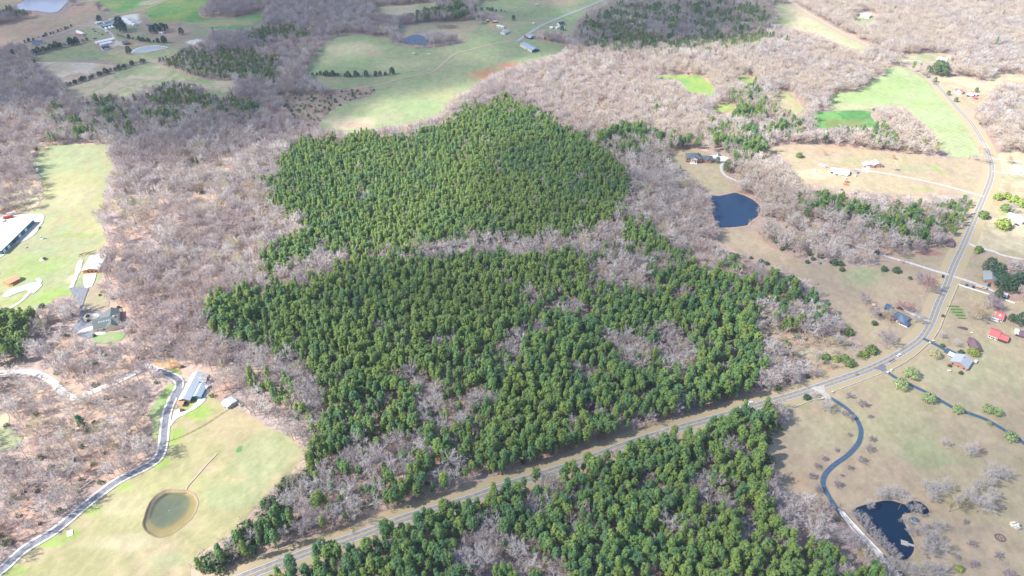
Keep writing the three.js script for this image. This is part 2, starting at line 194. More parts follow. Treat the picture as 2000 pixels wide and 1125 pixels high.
FIELDS.forEach(([name, pts, a, b, ps, opt = {}], n) => {
  const outline = smoothOutline(pts, 5, opt.soft ? 1.6 : 0.9, n), bb = boxOf(outline), g = sheet(outline, 0.06 + 0.006 * n, opt.hole ? [pondOutline] : []);
  const long = Math.max(bb[2] - bb[0], bb[3] - bb[1]), res = Math.max(0.6, long / 900), w = Math.max(32, Math.round((bb[2] - bb[0]) / res)), h = Math.max(32, Math.round((bb[3] - bb[1]) / res)), P = patchesOf(ps);
  const t = texture(w, h, (i, j) => meadowColour(bb[0] + (i + 0.5) / w * (bb[2] - bb[0]), bb[1] + (j + 0.5) / h * (bb[3] - bb[1]), a, b, P, opt));
  struct(name, mapUV(g, bb), std(1, 1, 1, 1, { map: t }));
});

// ---------------------------------------------------------------- ponds
function water(r, g, b, rough = 0.04) { return new THREE.MeshPhysicalMaterial({ color: new THREE.Color(r, g, b), roughness: rough, ior: 1.333, side: THREE.DoubleSide }); }
const WATERS = [];
function pond(label, pts, mat, bank = C.dun, wob = 0.3) {
  const o = smoothOutline(pts, 5, wob, 7), cx = o.reduce((s, p) => s + p[0], 0) / o.length, cz = o.reduce((s, p) => s + p[1], 0) / o.length;
  const wide = o.map(([x, z]) => { const l = Math.hypot(x - cx, z - cz), k = 1 + (2.2 + 2 * fbm(x / 5, z / 5, 2)) / l; return [cx + (x - cx) * k, cz + (z - cz) * k]; });
  struct('pond_bank', sheet(wide, 0.36), std(...bank, 1), 'bare bank round the ' + label);
  struct('pond_water', sheet(o, 0.42), mat, label);
  WATERS.push(pts);
}
const darkWater = water(0.002, 0.022, 0.055), blueWater = water(0.016, 0.05, 0.11), paleWater = water(0.45, 0.5, 0.6, 0.1), navyWater = water(0.012, 0.06, 0.15);
pond('deep blue pond beside the curved drive', [[1664, 998], [1680, 989], [1700, 984], [1725, 979], [1745, 979], [1755, 982], [1768, 985], [1782, 979], [1797, 981], [1808, 990], [1814, 1000], [1806, 1005], [1795, 1004], [1785, 1000], [1772, 1003], [1761, 1007], [1763, 1018], [1770, 1032], [1778, 1048], [1784, 1064], [1784, 1078], [1778, 1088], [1766, 1095], [1750, 1092], [1735, 1082], [1715, 1062], [1695, 1042], [1678, 1022], [1668, 1008]], darkWater, C.tan);
pond('blue pond below the brick mansion', [[1386, 384], [1405, 383], [1424, 379], [1436, 377], [1452, 382], [1470, 391], [1484, 404], [1482, 420], [1472, 428], [1462, 435], [1458, 441], [1430, 444], [1400, 444], [1396, 432], [1391, 412]], blueWater, C.salmon);
pond('small blue pond among bare trees', [[782, 83], [790, 76], [802, 70], [815, 68], [828, 72], [838, 80], [830, 88], [810, 87], [795, 84]], navyWater, C.dun);
pond('pale lake reflecting the clouds', [[20, 15], [45, 5], [62, -8], [142, -8], [126, 10], [112, 23], [95, 25], [75, 22], [50, 20]], paleWater, C.dun);
pond('small silver farm pond', [[258, 103], [270, 95], [285, 91], [305, 90], [325, 93], [310, 97], [290, 100], [270, 105]], water(0.38, 0.4, 0.42, 0.12), C.white);
{ // the murky pond in the meadow: a real basin with a silt shelf, under a pane of water
  const n = pondOutline.length, cx = pondOutline.reduce((s, p) => s + p[0], 0) / n, cz = pondOutline.reduce((s, p) => s + p[1], 0) / n;
  const ring = (k, y, dx = 0, dz = 0) => pondOutline.map(([x, z]) => [cx + dx + (x - cx) * k, y, cz + dz + (z - cz) * k]);
  const rings = [ring(1.035, 0.30), ring(1, 0.02), ring(0.955, -0.9), ring(0.9, -1.25), ring(0.80, -1.6, -1.5, -2.5), ring(0.70, -2.4, -3, -4), ring(0.4, -3.4, -3, -4), ring(0.02, -3.6, -3, -4)];
  const col = [[0.34, 0.25, 0.18], [0.24, 0.15, 0.11], [0.50, 0.38, 0.22], [0.46, 0.36, 0.20], [0.42, 0.31, 0.14], [0.17, 0.20, 0.14], [0.12, 0.165, 0.14], [0.11, 0.155, 0.135]], pos = [], cs = [], ix = [];
  rings.forEach((r, k) => r.forEach(([x, y, z]) => { const m = 0.8 + 0.4 * fbm(x / 3, z / 3, 3); pos.push(x, y, z); cs.push(col[k][0] * m, col[k][1] * m, col[k][2] * m); }));
  for (let k = 0; k + 1 < rings.length; k++) for (let i = 0; i < n; i++) { const a = k * n + i, b = k * n + (i + 1) % n; ix.push(a, b, a + n, b, b + n, a + n); }
  const g = new THREE.BufferGeometry(); g.setAttribute('position', new THREE.Float32BufferAttribute(pos, 3)); g.setAttribute('color', new THREE.Float32BufferAttribute(cs, 3)); g.setIndex(ix); g.computeVertexNormals();
  struct('pond_basin', g, std(1, 1, 1, 1, { vertexColors: true }), 'silt shelf and algae bed of the meadow pond');
  struct('pond_water', sheet(pondOutline.map(([x, z]) => [cx + (x - cx) * 0.985, cz + (z - cz) * 0.985]), -0.62), new THREE.MeshPhysicalMaterial({ color: new THREE.Color(0.70, 0.71, 0.58), transmission: 0.93, thickness: 0, roughness: 0, ior: 1.333, side: THREE.DoubleSide }), 'oval green pond in the yellow meadow');
}

// ---------------------------------------------------------------- roads and drives
const line3 = (pts, n = 8) => { const c = new THREE.CatmullRomCurve3(pts.map(([x, y]) => at(x, y)), false, 'catmullrom', 0.5); return c.getPoints((pts.length - 1) * n); };
function ribbon(path, w, y, off = 0, ww = null) {
  const pos = [], uv = [], ix = []; let l = 0;
  path.forEach((p, i) => {
    const a = path[Math.max(0, i - 1)], b = path[Math.min(path.length - 1, i + 1)], dx = b.x - a.x, dz = b.z - a.z, d = Math.hypot(dx, dz) || 1, nx = -dz / d, nz = dx / d, h = (ww ? ww(i / (path.length - 1)) : w) / 2;
    if (i) l += p.distanceTo(path[i - 1]);
    for (const s of [-h, h]) { pos.push(p.x + nx * (s + off), y, p.z + nz * (s + off)); uv.push((s + h) / 1, l); }
    if (i) { const k = i * 2; ix.push(k - 2, k, k - 1, k - 1, k, k + 1); }
  });
  const g = new THREE.BufferGeometry(); g.setAttribute('position', new THREE.Float32BufferAttribute(pos, 3)); g.setAttribute('uv', new THREE.Float32BufferAttribute(uv, 2)); g.setIndex(ix); g.computeVertexNormals();
  return g;
}
const tile = (a, b, size = 40, grain = 0.3) => { const n = 256; const t = texture(n, n, (i, j) => { const f = (x, y) => fbm(x / 26, y / 26, 4), u = i / n, v = j / n; const m = (f(i, j) * (1 - u) + f(i - n, j) * u) * (1 - v) + (f(i, j - n) * (1 - u) + f(i - n, j - n) * u) * v; const c = mix(a, b, sm(0.35, 0.65, m)), k = 1 - grain / 2 + grain * hash2(i, j); return [c[0] * k, c[1] * k, c[2] * k]; }, THREE.RepeatWrapping); t.repeat.set(1 / size, 1 / size); return t; };
const M = {
  road: std(1, 1, 1, 0.85, { map: tile([0.26, 0.25, 0.245], [0.32, 0.305, 0.29], 14, 0.3) }),
  drive: std(1, 1, 1, 0.85, { map: tile([0.16, 0.17, 0.20], [0.23, 0.235, 0.26], 10, 0.3) }),
  blueDrive: std(1, 1, 1, 0.7, { map: tile([0.055, 0.105, 0.165], [0.075, 0.13, 0.195], 10, 0.25) }),
  gravel: std(1, 1, 1, 1, { map: tile([0.54, 0.51, 0.48], [0.66, 0.62, 0.58], 12, 0.35) }),
  concrete: std(1, 1, 1, 0.9, { map: tile([0.46, 0.42, 0.37], [0.58, 0.54, 0.48], 16, 0.25) }),
  verge: std(1, 1, 1, 1, { map: tile([0.47, 0.35, 0.22], [0.42, 0.36, 0.21], 30, 0.35) }),
  track: std(1, 1, 1, 1, { map: tile([0.46, 0.34, 0.25], [0.50, 0.40, 0.29], 20, 0.3) }),
  paint: std(0.78, 0.78, 0.76, 0.7), yellow: std(0.75, 0.52, 0.16, 0.7),
};
const ROADS = [];                         // [path points, half width kept clear of trees]
const keep = (path, half) => { ROADS.push([path, half, (() => { const b = boxOf(path.map((p) => [p.x, p.z])); return [b[0] - half, b[1] - half, b[2] + half, b[3] + half]; })()]); return path; };
const HIGHWAY = [[430, 1146], [500, 1118], [600, 1080], [709, 1043], [795, 1011], [910, 977], [1000, 945], [1100, 914], [1168, 890], [1240, 863], [1325, 837], [1425, 809], [1500, 786], [1550, 772], [1625, 747], [1700, 720], [1750, 695], [1787, 672], [1805, 654], [1820, 627], [1832, 595], [1847, 562], [1862, 521], [1882, 478], [1902, 431], [1920, 388], [1934, 353], [1937, 331], [1934, 311], [1925, 288], [1900, 245], [1870, 212], [1840, 177], [1810, 148], [1777, 128], [1755, 120], [1735, 112], [1700, 94], [1650, 70], [1600, 42], [1550, 12], [1527, -8]];
{
  const p = keep(line3(HIGHWAY, 10), 9.5);
  struct('grass_verge', ribbon(p, 21, 0.34), M.verge, 'dry grass verge along the highway');
  struct('road', ribbon(p, 7.2, 0.40), M.road, 'two lane highway sweeping through the woods');
  for (const s of [-3.15, 3.15]) struct('edge_line', ribbon(p, 0.26, 0.425, s), M.paint);
  for (const s of [-0.2, 0.2]) struct('centre_line', ribbon(p, 0.22, 0.425, s), M.yellow);
}
const lane = (name, pts, w, mat, y, clear, label, edge) => { const p = keep(line3(pts, 8), clear ?? w / 2 + 2); if (edge) struct('gravel_shoulder', ribbon(p, w + edge, y - 0.02), M.gravel); struct(name, ribbon(p, w, y), mat, label); return p; };
lane('drive', [[-30, 1140], [10, 1108], [50, 1072], [110, 1035], [170, 985], [230, 940], [285, 912], [310, 894], [319, 865], [322, 835], [327, 805], [338, 778], [350, 755], [347, 742], [330, 732], [305, 723]], 4.6, M.drive, 0.44, 4, 'asphalt drive from the meadow to the long barn', 3);
lane('gravel_drive', [[308, 724], [288, 716], [262, 730], [220, 750], [180, 766], [150, 778], [125, 768], [105, 748], [80, 733], [50, 727], [-30, 730]], 6, M.gravel, 0.45, 6, 'pale gravel drive through the bare wood');
lane('apron', [[362, 776], [352, 770], [346, 762]], 8, M.drive, 0.46, 5);
lane('curved_drive', [[1620, 777], [1640, 789], [1655, 800], [1670, 815], [1680, 835], [1681, 850], [1675, 868], [1655, 890], [1630, 908], [1613, 925], [1607, 942], [1612, 958], [1622, 976], [1634, 994], [1650, 1013], [1678, 1042], [1708, 1073], [1748, 1112], [1790, 1156]], 3.5, M.blueDrive, 0.46, 3.5, 'curved dark blue asphalt drive across the lawn');
lane('tree_lined_drive', [[1722, 720], [1735, 729], [1752, 740], [1780, 753], [1805, 765], [1832, 780], [1860, 796], [1890, 807], [1925, 820], [1960, 840], [1985, 856], [2060, 910]], 3.4, M.blueDrive, 0.46, 3, 'straight dark blue drive lined with green trees');
lane('house_drive', [[1803, 662], [1822, 671], [1835, 678], [1846, 684]], 3.6, M.blueDrive, 0.46, 3);
lane('drive_apron', [[1846, 684], [1858, 690], [1872, 698]], 8, M.blueDrive, 0.47, 4);
lane('gravel_lane', [[1853, 537], [1820, 528], [1780, 515], [1740, 504], [1700, 490], [1660, 478], [1620, 466], [1590, 455], [1568, 440], [1554, 424], [1549, 408], [1540, 396], [1520, 382], [1480, 368], [1436, 353], [1415, 342], [1408, 328], [1411, 316], [1400, 308], [1386, 306]], 3.6, M.gravel, 0.45, 3.2, 'gravel lane from the highway to the brick mansion');
lane('gravel_drive', [[1861, 540], [1895, 551], [1920, 560], [1945, 572]], 3.6, M.gravel, 0.46, 3);
lane('white_drive', [[1921, 384], [1880, 373], [1840, 362], [1800, 353], [1760, 345], [1715, 337], [1670, 331]], 3.8, M.concrete, 0.46, 4, 'straight white drive to the brick farmhouse');
lane('white_drive', [[1938, 311], [1965, 314], [2060, 326]], 4, M.concrete, 0.46, 4);
lane('white_drive', [[1938, 335], [1965, 339], [2060, 346]], 4, M.concrete, 0.46, 4);
lane('gravel_drive', [[1892, 476], [1905, 482], [1940, 492], [1970, 502], [2060, 518]], 3.6, M.gravel, 0.46, 3);
lane('gravel_drive', [[1816, 630], [1795, 620], [1778, 612], [1762, 604]], 4, M.gravel, 0.46, 3.5);
lane('farm_road', [[1200, -8], [1180, 0], [1140, 16], [1100, 32], [1060, 49], [1032, 66], [1012, 80]], 6.4, std(0.42, 0.43, 0.45), 0.46, 6, 'grey country road past the green pastures');
lane('field_track', [[1012, 80], [985, 82], [955, 88], [920, 97], [890, 105], [868, 122], [850, 138], [825, 146], [790, 152], [745, 164], [700, 172], [660, 178]], 4, M.track, 0.45, 3);
lane('farm_track', [[-40, 108], [45, 84], [110, 68], [150, 53], [180, 50], [200, 56], [215, 64], [225, 77], [231, 86], [222, 92], [212, 96]], 4.5, M.concrete, 0.46, 4, 'pale farm track to the white sheds');
lane('farm_track', [[231, 87], [245, 90]], 8, M.concrete, 0.47, 4);
lane('farm_track', [[180, 50], [205, 36], [240, 27], [285, 17], [318, 4], [332, -8]], 5, M.track, 0.47, 4);
lane('white_track', [[1755, 119], [1775, 119], [1800, 120]], 5, M.concrete, 0.45, 4);
lane('field_edge_track', [[465, 160], [500, 156], [550, 152], [600, 158]], 3.4, M.track, 0.45, 2);
lane('gravel_track', [[20, 602], [40, 590], [58, 572], [78, 552], [72, 545]], 3.2, M.gravel, 0.5, 2);
function yard(name, pts, mat, y, label) { const o = smoothOutline(pts, 5, 0.4, 5), g = sheet(o, y), uv = g.attributes.uv, p = g.attributes.position; for (let i = 0; i < p.count; i++) uv.setXY(i, p.getX(i), p.getZ(i)); YARDS.push({ pg: pts, b: boxOf(pts) }); return struct(name, g, mat, label); }
lane('dry_ditch', [[424, 886], [406, 905], [386, 928], [369, 947], [363, 957]], 1.1, M.track, 0.46, 0, 'bare tan ditch running into the meadow pond');
for (const d of [0, 4]) lane('wheel_track', [[1925 + d, 733], [1945 + d, 762], [1975 + d, 792], [2040 + d, 842]], 0.7, M.track, 0.5, 0, 'faint wheel track across the lawn');
for (const [x, y, u, v] of [[1735, 706.5, 1746, 701.5], [1716, 714.5, 1723, 712], [1668, 731, 1674, 728.5]]) struct('road_patch', ribbon(line3([[x, y], [u, v]], 4), 2.6, 0.412, 1.2), std(0.13, 0.13, 0.14), 'darker repair patch on the highway');
const YARDS = [];
yard('gravel_yard', [[-60, 426], [30, 420], [75, 418], [88, 424], [80, 440], [68, 458], [50, 470], [30, 478], [0, 504], [-60, 530]], M.concrete, 0.42, 'white gravel yard round the long green barn');
yard('gravel_yard', [[370, 800], [345, 800], [336, 812], [332, 835], [345, 818], [365, 808], [388, 795], [405, 775], [412, 745], [400, 735], [390, 730], [398, 750], [392, 772]], M.gravel, 0.43, 'white gravel beside the long barn');
yard('villa_drive', [[137, 562], [172, 562], [170, 575], [163, 592], [160, 604], [180, 609], [215, 609], [236, 603], [241, 615], [239, 627], [225, 640], [205, 650], [184, 645], [184, 657], [168, 662], [152, 654], [141, 642], [150, 632], [156, 615], [155, 598], [146, 592], [143, 578]], M.drive, 0.47, 'asphalt forecourt of the green roofed villa');
yard('planting_bed', [[162, 622], [168, 614], [178, 613], [192, 614], [194, 618], [186, 624], [176, 630], [166, 630]], std(...C.sand), 0.5);
yard('planting_bed', [[151, 650], [162, 643], [183, 637], [183, 643], [165, 649]], std(...C.sand), 0.5);
yard('concrete_path', [[163, 508], [152, 512], [147, 530], [138, 555], [134, 562], [142, 562], [148, 550], [152, 540], [158, 530]], M.concrete, 0.48, 'white concrete path beside the arched barn');
yard('concrete_apron', [[163, 536], [190, 532], [180, 560], [164, 562]], M.concrete, 0.49, 'pale concrete apron of the arched barn');
yard('gravel_yard', [[20, 565], [40, 560], [60, 553], [78, 552], [82, 558], [68, 572], [50, 568], [35, 572], [15, 580], [5, 578]], M.concrete, 0.44, 'white gravel yard below the orange pavilion');
yard('gravel_apron', [[1584, 760], [1607, 753], [1611, 766], [1624, 777], [1616, 780], [1603, 771], [1590, 763]], M.concrete, 0.47, 'cream apron where the curved drive leaves the highway');
yard('asphalt_apron', [[1706, 720], [1726, 713], [1730, 722], [1738, 729], [1730, 731], [1720, 724]], M.drive, 0.47);
yard('gravel_yard', [[1386, 304], [1400, 303], [1422, 308], [1424, 314], [1404, 316], [1390, 312]], M.gravel, 0.47, 'gravel turning circle beside the brick mansion');
yard('concrete_apron', [[1684, 328], [1698, 329], [1696, 338], [1682, 336]], M.concrete, 0.48);
yard('bridge_deck', [[1640, 1001], [1646, 1000], [1724, 1084], [1719, 1092]], M.gravel, 0.48, 'pale deck of the railed dam road');

// ---------------------------------------------------------------- clouds: high above, outside the frame; their shadows cross the land
function cloud(shadowPts, level, cover, seed) {
  const k = level / SUN.y, o = smoothOutline(shadowPts, 4, 6, seed).map(([x, z]) => [x + SUN.x * k, z + SUN.z * k]);
  const n = o.length, cx = o.reduce((s, p) => s + p[0], 0) / n, cz = o.reduce((s, p) => s + p[1], 0) / n, steps = 14;
  const pos = [], col = [], ix = [];
  for (const side of [1, -1]) {
    const base = pos.length / 3;
    for (let j = 0; j <= steps; j++) for (let i = 0; i < n; i++) {
      const t = j / steps, x = cx + (o[i][0] - cx) * t, z = cz + (o[i][1] - cz) * t, bump = fbm(x / 160 + seed, z / 160, 4), thick = Math.sqrt(Math.max(0, 1 - t * t));
      pos.push(x, level + side * thick * (side > 0 ? 60 + 180 * bump : 25 + 40 * bump), z);
      col.push(1, 1, 1, cover * sm(1.0, 0.80, t + (bump - 0.5) * 0.35) * (0.6 + 0.8 * sm(0.3, 0.62, bump)));
    }
    for (let j = 0; j < steps; j++) for (let i = 0; i < n; i++) { const a = base + j * n + i, b = base + j * n + (i + 1) % n; ix.push(a, b, a + n, b, b + n, a + n); }
  }
  const g = new THREE.BufferGeometry(); g.setAttribute('position', new THREE.Float32BufferAttribute(pos, 3)); g.setAttribute('color', new THREE.Float32BufferAttribute(col, 4)); g.setIndex(ix); g.computeVertexNormals();
  struct('cloud', g, new THREE.MeshPhysicalMaterial({ color: new THREE.Color(0.9, 0.9, 0.92), vertexColors: true, transparent: true, roughness: 1, transmission: 0.5, thickness: 0, side: THREE.DoubleSide }));
}
cloud([[-500, 260], [-100, 220], [60, 235], [190, 290], [330, 345], [450, 330], [560, 275], [640, 215], [800, 200], [920, 170], [1010, 125], [1070, 60], [1090, 0], [1000, -60], [400, -70], [-300, -60]], 1300, 0.44, 3);
cloud([[960, 120], [1100, 112], [1250, 118], [1400, 100], [1480, 75], [1510, 30], [1450, -30], [1200, -50], [1000, -30]], 1300, 0.44, 11);
cloud([[400, 650], [540, 570], [700, 522], [890, 480], [960, 380], [1010, 260], [1130, 250], [1280, 280], [1400, 345], [1540, 388], [1700, 398], [1850, 430], [2100, 520], [2500, 1000], [2300, 1500], [1200, 1700], [350, 1500], [450, 1060], [620, 900], [500, 730]], 1300, 0.30, 23);

// ---------------------------------------------------------------- trees
function triGeo() { return { p: [], n: [], c: [] }; }
function pushTri(g, a, b, c, n, col) {
  const e1 = b.clone().sub(a), e2 = c.clone().sub(a), gn = e1.cross(e2);
  if (gn.dot(n) < 0) [b, c] = [c, b];
  for (const v of [a, b, c]) { g.p.push(v.x, v.y, v.z); g.n.push(n.x, n.y, n.z); g.c.push(...col); }
}
function geoOf(g) { const o = new THREE.BufferGeometry(); o.setAttribute('position', new THREE.Float32BufferAttribute(g.p, 3)); o.setAttribute('normal', new THREE.Float32BufferAttribute(g.n, 3)); o.setAttribute('color', new THREE.Float32BufferAttribute(g.c, 3)); return o; }
const dirOf = (r) => { const u = r() * 2 - 1, a = r() * 6.2832, s = Math.sqrt(1 - u * u); return V3(s * Math.cos(a), u, s * Math.sin(a)); };
function leafClumps(g, r, { clumps, per, size, rad, centre, core, shadeTop = [1, 1, 1] }) { // clumps of small leaf faces through the crown
  for (let k = 0; k < clumps; k++) {
    const c = centre(k / clumps, k, r), out = c.clone().sub(core).normalize(), tone = 0.82 + 0.36 * r();
    for (let i = 0; i < per; i++) {
      const d = dirOf(r), p = c.clone().addScaledVector(d, rad * (0.35 + 0.65 * r())), s = size * (0.6 + 0.7 * r());
      const n = out.clone().multiplyScalar(0.55).addScaledVector(d, 0.75).add(V3(0, 0.25, 0)).normalize(), t1 = dirOf(r).cross(n).normalize(), t2 = n.clone().cross(t1).addScaledVector(dirOf(r), 0.5);
      const col = shadeTop.map((v) => v * tone * (0.9 + 0.2 * r()));
      pushTri(g, p.clone().addScaledVector(t1, -s / 2), p.clone().addScaledVector(t1, s / 2), p.clone().addScaledVector(t2, s * 0.9), n, col);
    }
  }
}
function limb(g, a, b, ra, rb, col, sides = 3) { // tapered stick
  const d = b.clone().sub(a).normalize(), u = Math.abs(d.y) > 0.9 ? V3(1, 0, 0) : V3(0, 1, 0), e1 = u.cross(d).normalize(), e2 = d.clone().cross(e1);
  for (let i = 0; i < sides; i++) {
    const t0 = i / sides * 6.2832, t1 = (i + 1) / sides * 6.2832, v = (t, q, rr) => q.clone().addScaledVector(e1, Math.cos(t) * rr).addScaledVector(e2, Math.sin(t) * rr), n = e1.clone().multiplyScalar(Math.cos((t0 + t1) / 2)).addScaledVector(e2, Math.sin((t0 + t1) / 2));
    pushTri(g, v(t0, a, ra), v(t1, a, ra), v(t0, b, rb), n, col); if (rb > 0.001) pushTri(g, v(t1, a, ra), v(t1, b, rb), v(t0, b, rb), n, col);
  }
}
const BARK = [0.9, 0.62, 0.55];
function pineParts(seed, pointed = 0) {
  const r = rngOf(seed), crown = triGeo(), trunk = triGeo(), H = 18 + 2.5 * r() + pointed * 1.5, low = (pointed ? 6.5 : 8) + 2 * r(), wide = 2.5 + 0.5 * r();
  leafClumps(crown, r, { clumps: 34, per: 20, size: 0.85, rad: 0.95, core: V3(0, low + 3, 0), centre: (t, k) => { const y = low + (H - low - 0.8) * Math.pow(t, 0.8), q = (y - low) / (H - low), rr = wide * (pointed ? 1.12 - 0.92 * q : Math.sqrt(Math.max(0.02, Math.sin(Math.PI * (0.16 + 0.80 * q))))) * (0.55 + 0.45 * r()), a = k * 2.4 + r(); return V3(Math.cos(a) * rr, y, Math.sin(a) * rr); } });
  limb(trunk, V3(0, 0, 0), V3(0, H * 0.9, 0), 0.22, 0.06, BARK, 5);
  for (let i = 0; i < 5; i++) { const a = i * 2.2 + r(), y = low + i * 1.4; limb(trunk, V3(0, y, 0), V3(Math.cos(a) * 2, y + 0.7, Math.sin(a) * 2), 0.06, 0.02, BARK); }
  return [geoOf(crown), geoOf(trunk)];
}
function bareParts(seed, { H = 17, spread = 4.2, forks = 9, branches = 5, twigs = 6, thin = 0.125, start = 0.38 } = {}) {
  const r = rngOf(seed), crown = triGeo(), trunk = triGeo(), white = [1, 1, 1], tipY = H * 0.72;
  limb(trunk, V3(0, 0, 0), V3(0.2 * (r() - 0.5), tipY, 0.2 * (r() - 0.5)), H * 0.012, 0.07, [0.85, 0.8, 0.78], 5);
  const blade = (a, b, w) => { const d = b.clone().sub(a), s = dirOf(r).cross(d).normalize().multiplyScalar(w / 2), n = s.clone().cross(d).normalize(); if (n.y < 0) n.negate(); pushTri(crown, a.clone().sub(s), a.clone().add(s), b, n, white.map((v) => v * (0.82 + 0.36 * r()))); };
  for (let f = 0; f < forks; f++) {
    const y0 = H * (start + (0.70 - start) * f / forks), a = f * 2.4 + r() * 0.8, lift = 0.5 + 0.75 * f / forks + 0.2 * r(), len = spread * (1.25 - 0.35 * f / forks) * (0.8 + 0.4 * r());
    const p0 = V3(0, y0, 0), d0 = V3(Math.cos(a), lift, Math.sin(a)).normalize(), p1 = p0.clone().addScaledVector(d0, len);
    limb(crown, p0, p1, 0.08 + H * 0.004, 0.04, white.map((v) => v * 0.95));
    for (let b = 0; b < branches; b++) {
      const t = 0.3 + 0.7 * (b + 0.6 * r()) / branches, q0 = p0.clone().lerp(p1, t), d1 = d0.clone().multiplyScalar(0.75).addScaledVector(dirOf(r), 0.75).add(V3(0, 0.35, 0)).normalize(), q1 = q0.clone().addScaledVector(d1, len * 0.45 * (0.7 + 0.5 * r()));
      blade(q0, q1, thin * 2);
      for (let k = 0; k < twigs; k++) { const s0 = q0.clone().lerp(q1, 0.25 + 0.75 * (k + r()) / twigs), d2 = d1.clone().addScaledVector(dirOf(r), 0.95).add(V3(0, 0.25, 0)).normalize(), s1 = s0.clone().addScaledVector(d2, spread * 0.32 * (0.6 + 0.7 * r())); blade(s0, s1, thin * 1.3); for (let m = 0; m < 2; m++) { const u0 = s0.clone().lerp(s1, 0.3 + 0.5 * r()); blade(u0, u0.clone().addScaledVector(d2.clone().addScaledVector(dirOf(r), 0.9).normalize(), spread * 0.2 * (0.6 + 0.7 * r())), thin); } }
    }
  }
  return [geoOf(crown), geoOf(trunk)];
}
function roundParts(seed, { H = 8, wide = 5, clumps = 46, per = 16, size = 0.85, rad = 1.25, low = 1.4, cone = 0 } = {}) {
  const r = rngOf(seed), crown = triGeo(), trunk = triGeo();
  leafClumps(crown, r, { clumps, per, size, rad, core: V3(0, low + (H - low) * 0.35, 0), centre: (t, k) => { const q = Math.pow(t, 0.85), y = low + (H - low - rad * 0.6) * q, rr = wide * (cone ? Math.pow(1 - q, 0.7) * 0.92 + 0.04 : Math.sqrt(Math.max(0.03, 1 - Math.pow((q - 0.32) / 0.72, 2)))) * (0.5 + 0.5 * Math.sqrt(r())), a = k * 2.4 + r() * 0.6; return V3(Math.cos(a) * rr, y, Math.sin(a) * rr); } });
  limb(trunk, V3(0, 0, 0), V3(0, H * 0.75, 0), H * 0.022, 0.05, BARK, 5);
  for (let i = 0; i < 6; i++) { const a = i * 1.9, y = low + (H - low) * 0.12 * i; limb(trunk, V3(0, y, 0), V3(Math.cos(a) * wide * 0.6, y + wide * 0.25, Math.sin(a) * wide * 0.6), 0.08, 0.02, BARK); }
  return [geoOf(crown), geoOf(trunk)];
}
const PINES = [1, 2, 3, 4, 5, 6, 7].map((s) => pineParts(s * 77, s > 4 ? 1 : 0)), BARES = [1, 2, 3, 4, 5, 6].map((s) => bareParts(s * 131, s > 4 ? { H: 15, spread: 5.6, start: 0.3 } : { H: 17 + s, spread: 4.2 + 0.3 * s })), SCRUBS = [1, 2, 3].map((s) => roundParts(s * 53, { H: 3.2, wide: 1.9, clumps: 16, per: 10, size: 0.7, rad: 0.7, low: 0.3 })), BRUSH = [1, 2, 3].map((s) => bareParts(s * 313, { H: 5, spread: 2.0, forks: 7, branches: 4, twigs: 4, thin: 0.08, start: 0.12 }));
const whole = ([crown, trunk], tint) => { const t = trunk.clone(), c = t.attributes.color; for (let i = 0; i < c.count; i++) c.setXYZ(i, c.getX(i) * tint[0], c.getY(i) * tint[1], c.getZ(i) * tint[2]); return mergeGeometries([crown, t]); };
const leafMat = (r, g, b) => std(r, g, b, 0.85, { vertexColors: true });
const barkMat = std(0.26, 0.22, 0.20, 1, { vertexColors: true });

